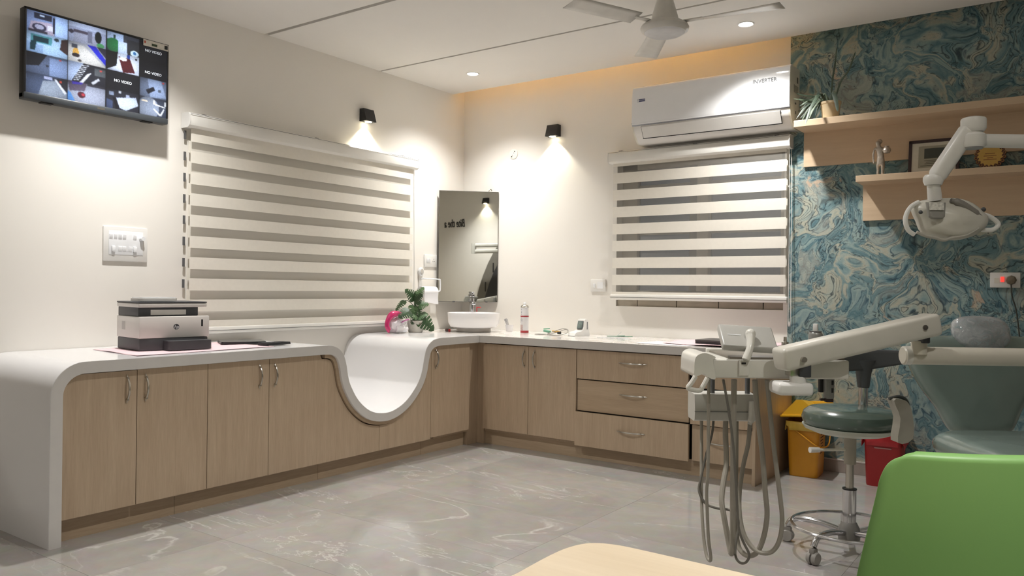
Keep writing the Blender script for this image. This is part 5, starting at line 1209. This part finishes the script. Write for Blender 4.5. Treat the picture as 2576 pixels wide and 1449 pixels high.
wr2 = G().pillow([(hc.x + (p - hc.x) * 1.035, hc.z + (r - hc.z) * 1.04) for p, r in ho], lambda p, r, d: (p + 0.004 * math.sin(40 * r + 20 * p), hc.y - d * 1.04 + 0.3 * (r - hc.z) + 0.004 * math.sin(55 * p + 30 * r), r), 0.122, 0.5, 8, dome=0.014)
wr2.obj('plastic_wrap', 'film', CH, 70)
G().box((hc.x, hc.y + 0.09, hc.z - 0.10), (0.05, 0.015, 0.22), 0.005).obj('headrest_bar', 'chrome', CH)
# seat: a long cushion from the backrest towards the camera, rounded edge
sz = at(2470, 1092, 2.95).z
sL = C_(2252, 1125, 2.62).x
so = rrect(0.58, 1.25, 0.12, 6, -0.005, -0.70)
G().pillow([(p, r) for p, r in so], lambda p, r, d: (p, r, 0.575 + d + 0.02 * max(0, (r + 0.2)) - 0.10 * max(0, -(r + 0.9))), 0.11, 0.16, 6).obj('seat', uph, CH, 60)
G().bx(-0.22, 0.22, -1.2, -0.05, 0.44, 0.53, 0.03).obj('seat_shell', duw, CH)
G().box((0, -0.02, 0.50), (0.30, 0.16, 0.16), 0.03).obj('hinge_cover', duw, CH)
G().bx(-0.16, 0.16, -0.85, -0.25, 0.12, 0.46, 0.04).obj('lift_column', duw, CH)
G().bx(-0.27, 0.27, -1.05, 0.1, 0.0, 0.12, 0.04).obj('base', duw, CH)
# armrest on the left
ar = [(2240, 1005), (2262, 1003), (2276, 1012), (2286, 1040), (2287, 1100), (2250, 1110), (2256, 1050)]
q0 = [C_(*q_, 3.12) for q_ in ar]
G().prism(sm2([(q_.x, q_.z) for q_ in q0], 3, True), lambda p, r, d: (p, d, r), q0[0].y - 0.03, q0[0].y + 0.03).obj('armrest_support', plain('armrest_ivory', (156, 152, 140), 0.45), CH, 40)
tp = [C_(*q_, 3.12) for q_ in ((2236, 1003), (2262, 998), (2280, 1008), (2288, 1036))]
G().tube(smooth(tp, 5), 0.007, 10).obj('armrest_pad', plain('armrest_pad', (72, 76, 74), 0.3), CH)
G().bx(q0[4].x - 0.005, -0.15, q0[0].y - 0.02, q0[0].y + 0.02, 0.49, 0.53, 0.008).obj('armrest_bracket', duw, CH)

# ------------------------------------------------------------------ operating light on its arm
lo_ = at(2447, 340, 2.4)
OL = thing('operating_light', 'white dental operating light on a jointed arm', 'dental light', (lo_.x, lo_.y, 0.0), YAW)
OL.scale = (1.2, 1.2, 1.2)
def O_(px_, py_, Z): return local(OL, at(px_, py_, Z * 1.2)) / 1.2
olw = plain('light_white', (226, 225, 221), 0.3, var=0.015)
c = O_(2449, 312, 2.0); G().lathe([(0.0, -0.020), (0.024, -0.020), (0.029, -0.012), (0.029, 0.010), (0.027, 0.014), (0.0, 0.015)], 32, c=tuple(c)).obj('upper_joint', olw, OL)
G().lathe([(0.0, 0.0145), (0.020, 0.0145), (0.019, 0.017), (0.0, 0.017)], 24, c=tuple(c)).obj('joint_cap', plain('cap_grey', (180, 176, 170), 0.4), OL)
c2_ = O_(2447, 331, 2.0); G().cyl((c2_.x, c2_.y, c2_.z - 0.008), (c2_.x, c2_.y, c2_.z + 0.008), 0.021, n=24).obj('joint_neck', 'white_pl', OL)
c3_ = O_(2447, 354, 2.0); G().lathe([(0.0, -0.018), (0.026, -0.018), (0.030, -0.012), (0.030, 0.012), (0.026, 0.017), (0.0, 0.017)], 32, c=tuple(c3_)).obj('lower_joint', olw, OL)
G().lathe([(0.0, -0.0205), (0.023, -0.0205), (0.024, -0.018), (0.0, -0.018)], 24, c=tuple(c3_)).obj('joint_cap', plain('cap_grey_2', (160, 160, 160), 0.4), OL)
e0 = O_(2470, 354, 2.0); e1 = O_(3560, 372, 2.02)
G().tube([e0, e1], 0.0175, 20).obj('support_arm', olw, OL)
G().cyl((e1.x, e1.y, 0.0), (e1.x, e1.y, e1.z + 0.06), 0.03, n=24).obj('pole', olw, OL)
G().lathe([(0.0, 0.0), (0.14, 0.0), (0.14, 0.02), (0.05, 0.035), (0.0, 0.035)], 32, c=(e1.x, e1.y, 0)).obj('pole_base', olw, OL)
f0 = O_(2442, 318, 2.0); f1 = O_(2352, 450, 2.04)
G().beam(f0, f1, 0.040, 0.044, 0.014, Vector((0, 1, 0))).obj('drop_arm', olw, OL)
c = O_(2348, 452, 2.04); G().lathe([(0.0, -0.016), (0.020, -0.014), (0.024, -0.004), (0.024, 0.006), (0.020, 0.012), (0.0, 0.014)], 28, c=tuple(c)).obj('knuckle', olw, OL)
n0 = O_(2348, 462, 2.04); n1 = O_(2352, 502, 2.05)
G().tube([n0, n1], [0.0155, 0.0170], 24).obj('neck', olw, OL)
hd = [(2296, 524), (2312, 508), (2336, 501), (2400, 498), (2440, 510), (2470, 538), (2476, 552), (2468, 572), (2440, 593), (2392, 606), (2344, 600), (2314, 586), (2304, 556)]
hp2 = [O_(*q_, 2.07) for q_ in hd]
G().pillow(sm2([(q_.x, q_.z) for q_ in hp2], 4, True), lambda p, r, d: (p, hp2[0].y - d * 1.0 + 0.25 * (r - hp2[0].z), r), 0.085, 0.45, 8, dome=0.012).obj('lamp_head', plain('head_ivory', (196, 193, 182), 0.35, var=0.02), OL, 60)
lip = smooth([O_(*q_, 2.02) for q_ in ((2306, 584), (2330, 594), (2352, 598), (2374, 604), (2396, 598), (2430, 592), (2462, 574))], 5)
G().tube(lip, 0.004, 8).obj('head_lip', plain('lip_grey', (170, 166, 156), 0.4), OL)
c = O_(2354, 530, 2.012); Mh = Matrix.Translation(c) @ Matrix.Rotation(math.radians(-8), 4, 'X')
bk_ = G().pillow([(-0.024, 0.022), (0.026, 0.022), (0.021, -0.016), (0.014, -0.022), (-0.012, -0.022), (-0.020, -0.016)], lambda p, r, d: tuple(Mh @ Vector((p, -d, r))), 0.012, 0.2, 4).obj('rear_cover', plain('cover_grey', (142, 140, 134), 0.4), OL, 40)
G().box((-0.002, -0.009, 0.009), (0.036, 0.0015, 0.020), 0, Mh).obj('rating_label', plain('rating_label_2', (206, 204, 196), 0.5, var=0.25, scale=180), bk_, 0)
G().tube(smooth([O_(*q_, 2.03) for q_ in ((2392, 504), (2416, 512), (2444, 530), (2466, 545))], 5), [0.006] * 3 + [0.010] * 10 + [0.007] * 3, 10).obj('head_groove', plain('groove_grey', (128, 124, 118), 0.45), OL)
for pts in (((2312, 508), (2292, 520), (2280, 540), (2278, 560), (2286, 580), (2300, 590)), ((2468, 538), (2490, 545), (2508, 558), (2510, 568), (2496, 578), (2470, 578))):
    G().tube(smooth([O_(*q_, 2.06) for q_ in pts], 5), 0.0060, 10).obj('grip_handle', olw, OL)
G().ball(tuple(O_(2474, 527, 2.04)), 0.006).obj('tilt_knob', 'dk_grey', OL)
G().ball(tuple(O_(2316, 534, 2.03)), 0.005).obj('tilt_knob', 'dk_grey', OL)
# ------------------------------------------------------------------ stool
SC = Vector((3.605, -1.50, 0))
ST = thing('dentist_stool', 'round grey-green stool on a chrome five-star castor base', 'stool', SC, YAW)
vin = plain('stool_vinyl', (84, 100, 92), 0.16, var=0.05, coat=0.4)
ST_R = 0.207
G().lathe([(0.0, 0.572), (0.19, 0.572), (0.203, 0.585), (0.208, 0.605), (0.200, 0.630), (0.178, 0.646), (0.12, 0.654), (0.0, 0.657)], 56).obj('seat', vin, ST)
G().lathe([(0.0, 0.538), (0.155, 0.540), (0.195, 0.556), (0.205, 0.572), (0.0, 0.573)], 56).obj('seat_base', plain('stool_base_ring', (196, 198, 186), 0.4), ST)
G().cyl((0, 0, 0.40), (0, 0, 0.545), 0.026, n=24).obj('mounting_hub', plain('hub_beige', (170, 164, 150), 0.45), ST)
G().cyl((0, 0, 0.27), (0, 0, 0.42), 0.0175, n=24).obj('piston', 'steel', ST)
G().cyl((0, 0, 0.105), (0, 0, 0.285), 0.029, n=28).obj('column', 'chrome', ST)
G().lathe([(0.024, 0.285), (0.031, 0.285), (0.031, 0.290), (0.024, 0.290)], 24).obj('column_collar', 'black', ST)
G().lathe([(0.0, 0.05), (0.044, 0.05), (0.048, 0.08), (0.044, 0.115), (0.030, 0.140), (0.0, 0.140)], 28).obj('star_hub', plain('star_hub', (132, 130, 126), 0.4, 0.3), ST)
G().tube([(0, 0, 0.463), (-0.10, -0.02, 0.465), (-0.155, -0.03, 0.466)], [0.006, 0.0065, 0.0065], 10).obj('height_lever', 'ivory', ST)
G().cyl((-0.15, -0.029, 0.466), (-0.195, -0.038, 0.467), 0.011, 0.013, 14).obj('lever_knob', 'white_pl', ST)
G().tube([(0.245 * math.cos(2 * PI * k / 48), 0.245 * math.sin(2 * PI * k / 48), 0.118) for k in range(48)], 0.0075, 10, True).obj('foot_ring', 'chrome', ST)
for k in range(5):
    t = math.radians(144 + 72 * k); d = Vector((math.cos(t), math.sin(t), 0))
    leg = G().tube(smooth([d * 0.035 + Vector((0, 0, 0.095)), d * 0.12 + Vector((0, 0, 0.112)), d * 0.20 + Vector((0, 0, 0.116)), d * 0.25 + Vector((0, 0, 0.105)), d * 0.272 + Vector((0, 0, 0.075))], 4), 0.0135, 12).obj('leg', 'chrome', ST)
    cs = d * 0.272; s = Vector((-d.y, d.x, 0))
    w = G().lathe([(0.0, -0.022), (0.024, -0.022), (0.0275, -0.016), (0.0275, -0.004), (0.0, -0.004)], 24, M=Matrix.Translation(cs + Vector((0, 0, 0.0275))) @ Matrix.Rotation(t, 4, 'Z') @ Matrix.Rotation(PI / 2, 4, 'X'))
    w.lathe([(0.0, 0.004), (0.0275, 0.004), (0.0275, 0.016), (0.024, 0.022), (0.0, 0.022)], 24, M=Matrix.Translation(cs + Vector((0, 0, 0.0275))) @ Matrix.Rotation(t, 4, 'Z') @ Matrix.Rotation(PI / 2, 4, 'X'))
    w.obj('castor_wheels', plain('castor_grey', (150, 146, 140), 0.5), leg)
    G().box((0, 0, 0), (0.036, 0.026, 0.03), 0.008, Matrix.Translation(cs + Vector((0, 0, 0.055))) @ Matrix.Rotation(t, 4, 'Z')).obj('castor_fork', plain('fork_grey', (128, 124, 118), 0.5), leg)
# curved back support on its chrome post behind the seat
bz = at(2173, 905, 3.75).z
bp = local(ST, at(2173, 905, 3.75))
G().cyl((bp.x, bp.y, 0.56), (bp.x, bp.y, bz - 0.10), 0.021, n=20).obj('back_post', 'chrome', ST)
G().beam((0, 0.10, 0.555), (bp.x, bp.y, 0.565), 0.05, 0.014, 0.004).obj('post_bracket', 'steel', ST)
bgr = plain('back_grey', (84, 86, 88), 0.45)
G().tube([(bp.x, bp.y, bz - 0.13), (bp.x, bp.y, bz - 0.05), (bp.x, bp.y, bz + 0.0)], [0.026, 0.036, 0.055], 20).obj('back_neck', bgr, ST)
def bsup(u, v):
    t = (u - 0.40) * 2.0; x = bp.x + 0.165 * t; h = 0.045 - 0.016 * abs(t) ** 1.5
    return (x, bp.y - 0.02 - 0.10 * t * t * 0.6 + 0.0, bz + 0.02 * t + h * (2 * v - 1))
o = G().grid(bsup, 20, 6).obj('back_support', bgr, ST, 60, recalc=False); md = o.modifiers.new('thickness', 'SOLIDIFY'); md.thickness = 0.028; md.offset = 0

# ------------------------------------------------------------------ waste bins
def bin_(name, label, loc, rz, body_rgb, w, d, h, lid_open, bag_rgb, bag_drop):
    e = thing(name, label, 'waste bin', loc, rz, 'coloured waste bins')
    bm_ = plain(name + '_body', body_rgb, 0.42, var=0.03)
    def ring(k, z, r=0.03): return [(p, q_, z) for p, q_ in rrect(w * k, d * k, r, 4)]
    g = G(); rs = [ring(0.84, 0.0), ring(0.86, 0.01), ring(0.97, h - 0.01), ring(1.0, h), ring(0.94, h), ring(0.80, 0.02)]
    vs = sum(rs, []); m_ = len(rs[0]); fs = [tuple(range(m_))[::-1]]
    for i in range(len(rs) - 1): fs += [(i * m_ + k, i * m_ + (k + 1) % m_, (i + 1) * m_ + (k + 1) % m_, (i + 1) * m_ + k) for k in range(m_)]
    fs.append(tuple((len(rs) - 1) * m_ + k for k in range(m_)))
    g.add(vs, fs).obj('bin_body', bm_, e, 40)
    bg_ = plain(name + '_bag', bag_rgb, 0.25, var=0.08, scale=25, bmp=0.4, bscale=40)
    m2 = 48; vs = []; pl_ = []
    base = rrect(w * 1.03, d * 1.03, 0.032, 11)
    rnd = random.Random(len(name)); n_ = len(base)
    for j in range(4):
        for i, (p, q_) in enumerate(base):
            f = 1.0 + (0.012 * j) * (0.6 + 0.5 * math.sin(i * 1.1)); zz = h + 0.004 - bag_drop * (j / 3) * (0.75 + 0.30 * math.sin(i * 0.55 + 1.0) + 0.1 * math.sin(i * 1.9))
            vs.append((p * f, q_ * f, zz))
    fs = []
    for j in range(3): fs += [(j * n_ + i, j * n_ + (i + 1) % n_, (j + 1) * n_ + (i + 1) % n_, (j + 1) * n_ + i) for i in range(n_)]
    o = G().add(vs, fs).obj('bag_cuff', bg_, e, 50, recalc=False); md = o.modifiers.new('thickness', 'SOLIDIFY'); md.thickness = 0.002
    return e, bm_
yb_, ym = bin_('yellow_bin', 'yellow waste bin with a tilted gabled lid beside the cabinet end', (3.015, -0.020, 0), math.radians(4), (226, 158, 40), 0.205, 0.265, 0.345, True, (232, 196, 92), 0.055)
# gabled lid sitting askew
Mg = Matrix.Translation((-0.012, 0, 0.362)) @ Matrix.Rotation(math.radians(-5), 4, 'Y') @ Matrix.Rotation(math.radians(-9), 4, 'X')
ylm = plain('yellow_lid', (232, 178, 36), 0.38, var=0.02)
lw, ld2 = 0.112, 0.145
ld_p = [(-lw, 0.0), (lw, 0.0), (lw, 0.012), (0.018, 0.105), (-0.018, 0.105), (-lw, 0.012)]
lid = G().prism(ld_p, lambda p, r, d: tuple(Mg @ Vector((p, d, r))), -ld2, ld2).obj('lid', ylm, yb_, 0)
G().box((0, 0, 0.004), (0.244, 0.306, 0.014), 0.004, Mg).obj('lid_rim', ylm, lid)
G().box((0.05, 0.16, 0.085), (0.22, 0.01, 0.05), 0.003, Mg).obj('lid_flap', ylm, lid)
hb = [(0.105, -0.10, 0.30), (0.118, -0.09, 0.25), (0.125, 0.0, 0.21), (0.120, 0.09, 0.24), (0.105, 0.11, 0.30)]
G().tube(smooth([(-0.05, -0.134, 0.30), (0.03, -0.142, 0.245), (0.09, -0.13, 0.205), (0.135, -0.05, 0.20), (0.13, 0.06, 0.25), (0.11, 0.11, 0.31)], 6), 0.0045, 8).obj('bail_handle', ym, yb_)
ink2 = plain('bin_print', (90, 62, 30), 0.6)
for k in range(9):
    z = 0.31 - k * 0.02
    G().box((0.1025 - 0.018 * (0.345 - z) / 0.345 * 0.9, -0.03 + 0.008 * (k % 2), z), (0.002, 0.10 - 0.02 * (k % 3), 0.0045), 0).obj('print_line', ink2, yb_, 0)
rb_, rm_ = bin_('red_bin', 'red waste bin with a red bag folded over its rim behind the stool', (3.475, 0.010, 0), math.radians(3), (178, 42, 44), 0.22, 0.26, 0.345, True, (196, 44, 52), 0.10)
Mg = Matrix.Translation((0.0, 0.12, 0.36)) @ Matrix.Rotation(math.radians(62), 4, 'X')
G().box((0, 0.0, 0.0), (0.21, 0.24, 0.016), 0.006, Mg).obj('lid', plain('red_lid', (196, 50, 52), 0.4), rb_)
G().bx(-0.045, 0.05, -0.128, -0.1215, 0.232, 0.240, 0.002).obj('grip_strip', plain('grip_pale', (196, 150, 146), 0.4), rb_)
G().prism([(-0.03, 0.36), (0.03, 0.36), (0.02, 0.34), (0.0, 0.33), (-0.02, 0.34)], lambda p, r, d: (p + 0.01, d, r), -0.145, -0.140).obj('paper_scrap', 'white_pl', rb_, 0)

# ------------------------------------------------------------------ desk in the foreground
DK = thing('desk', 'pale wood desk with a rounded corner in the foreground', 'desk', (0, 0, 0))
dp = [(3.768, -5.6), (3.770, -4.33), (3.766, -4.24), (3.770, -4.185), (3.786, -4.148), (3.822, -4.130), (3.88, -4.127), (4.05, -4.13), (5.25, -4.13), (5.25, -5.6)]
dps = dp[:1] + sm2(dp[1:8], 5) + dp[8:]
G().prism(dps, lambda p, r, d: (p, r, d), 0.722, 0.75).obj('desk_top', 'desk', DK, 0)
for x, y in ((3.90, -4.28), (5.10, -4.28), (3.90, -5.45), (5.10, -5.45)): G().bx(x - 0.03, x + 0.03, y - 0.03, y + 0.03, 0, 0.722, 0.004).obj('leg', 'desk', DK, 0)

# ------------------------------------------------------------------ green chair in front of the desk
gc0 = at(2440, 1200, 1.30)
GC = thing('green_chair', 'bright green plastic chair pushed up to the desk', 'chair', (gc0.x, gc0.y, 0), YAW)
def K_(px_, py_, Z): return local(GC, at(px_, py_, Z))
grn = plain('green_plastic', (130, 178, 102), 0.45, var=0.012, scale=4)
ztop = K_(2300, 1150, 1.30).z; xl_t = K_(2246, 1170, 1.30).x; xl_b = K_(2188, 1449, 1.30).x; zb = K_(2188, 1449, 1.30).z
cxm = xl_t + 0.20
def backp():
    L_ = [(xl_b - 0.028, zb - 0.20), (xl_b - 0.012, zb - 0.08), (xl_b, zb), (xl_t - 0.010, ztop - 0.075), (xl_t - 0.002, ztop - 0.040), (xl_t + 0.013, ztop - 0.014), (xl_t + 0.045, ztop - 0.001), (xl_t + 0.11, ztop + 0.001)]
    full = L_ + [(cxm, ztop - 0.001)] + [(2 * cxm - p, r) for p, r in reversed(L_)]
    return sm2(full, 4)
bp_ = backp(); zlo = min(r for p, r in bp_)
# shell as a grid between left and right outline, dished across
def width_at(z):
    xs_ = [(p, r) for p, r in bp_[:len(bp_) // 2]]
    for (p, r), (p2, r2) in zip(xs_[:-1], xs_[1:]):
        if r <= z <= r2: return p + (p2 - p) * (z - r) / max(1e-6, r2 - r)
    return xs_[-1][0]
def shell(u, v):
    z = zlo + (ztop + 0.0005 - zlo) * (1 - (1 - v) ** 1.6); xl = width_at(min(z, ztop)); x = xl + (2 * cxm - 2 * xl) * u
    t = (x - cxm) / 0.22
    return (x, 0.05 * t * t + 0.12 * (z - zlo) ** 2 - 0.02 + 0.03 * max(0, v - 0.93) * 6, z)
o = G().grid(shell, 26, 40).obj('backrest', grn, GC, 60, recalc=False); md = o.modifiers.new('thickness', 'SOLIDIFY'); md.thickness = 0.006; md.offset = 0
so = rrect(0.44, 0.42, 0.07, 5, cxm, 0.22)
G().pillow(so, lambda p, r, d: (p, r, 0.455 + d - 0.05 * math.exp(-((p - cxm) ** 2 + (r - 0.2) ** 2) / 0.03) * 0.4), 0.03, 0.08, 4).obj('seat', grn, GC, 50)
G().grid(lambda u, v: (cxm + (u - 0.5) * 0.40, -0.02 + 0.03 * math.cos(v * PI / 2) * -1 + 0.02 * v * 0, 0.455 + (zlo - 0.455 + 0.02) * v), 6, 6).obj('back_link', grn, GC, 60, recalc=False)
for sx in (-1, 1):
    for y_ in (0.06, 0.38): G().tube([(cxm + sx * 0.15, y_, 0.445), (cxm + sx * 0.21, y_ + (0.04 if y_ > 0.2 else -0.04), 0.0)], 0.011, 12).obj('leg', 'chrome', GC)
# little pin dropped on the floor
dpn = at(1810, 1404, 3.45)
pn_ = thing('dropped_pin', 'tiny shiny pin lying on the floor below the hoses', 'pin', (2.99, -2.33, 0.0))
G().tube([(-0.03, 0.0, 0.002), (0.0, 0.012, 0.002)], 0.0014, 6).ball((0.0, 0.012, 0.004), 0.004, 8, 6).obj('pin', 'gloss_white', pn_)
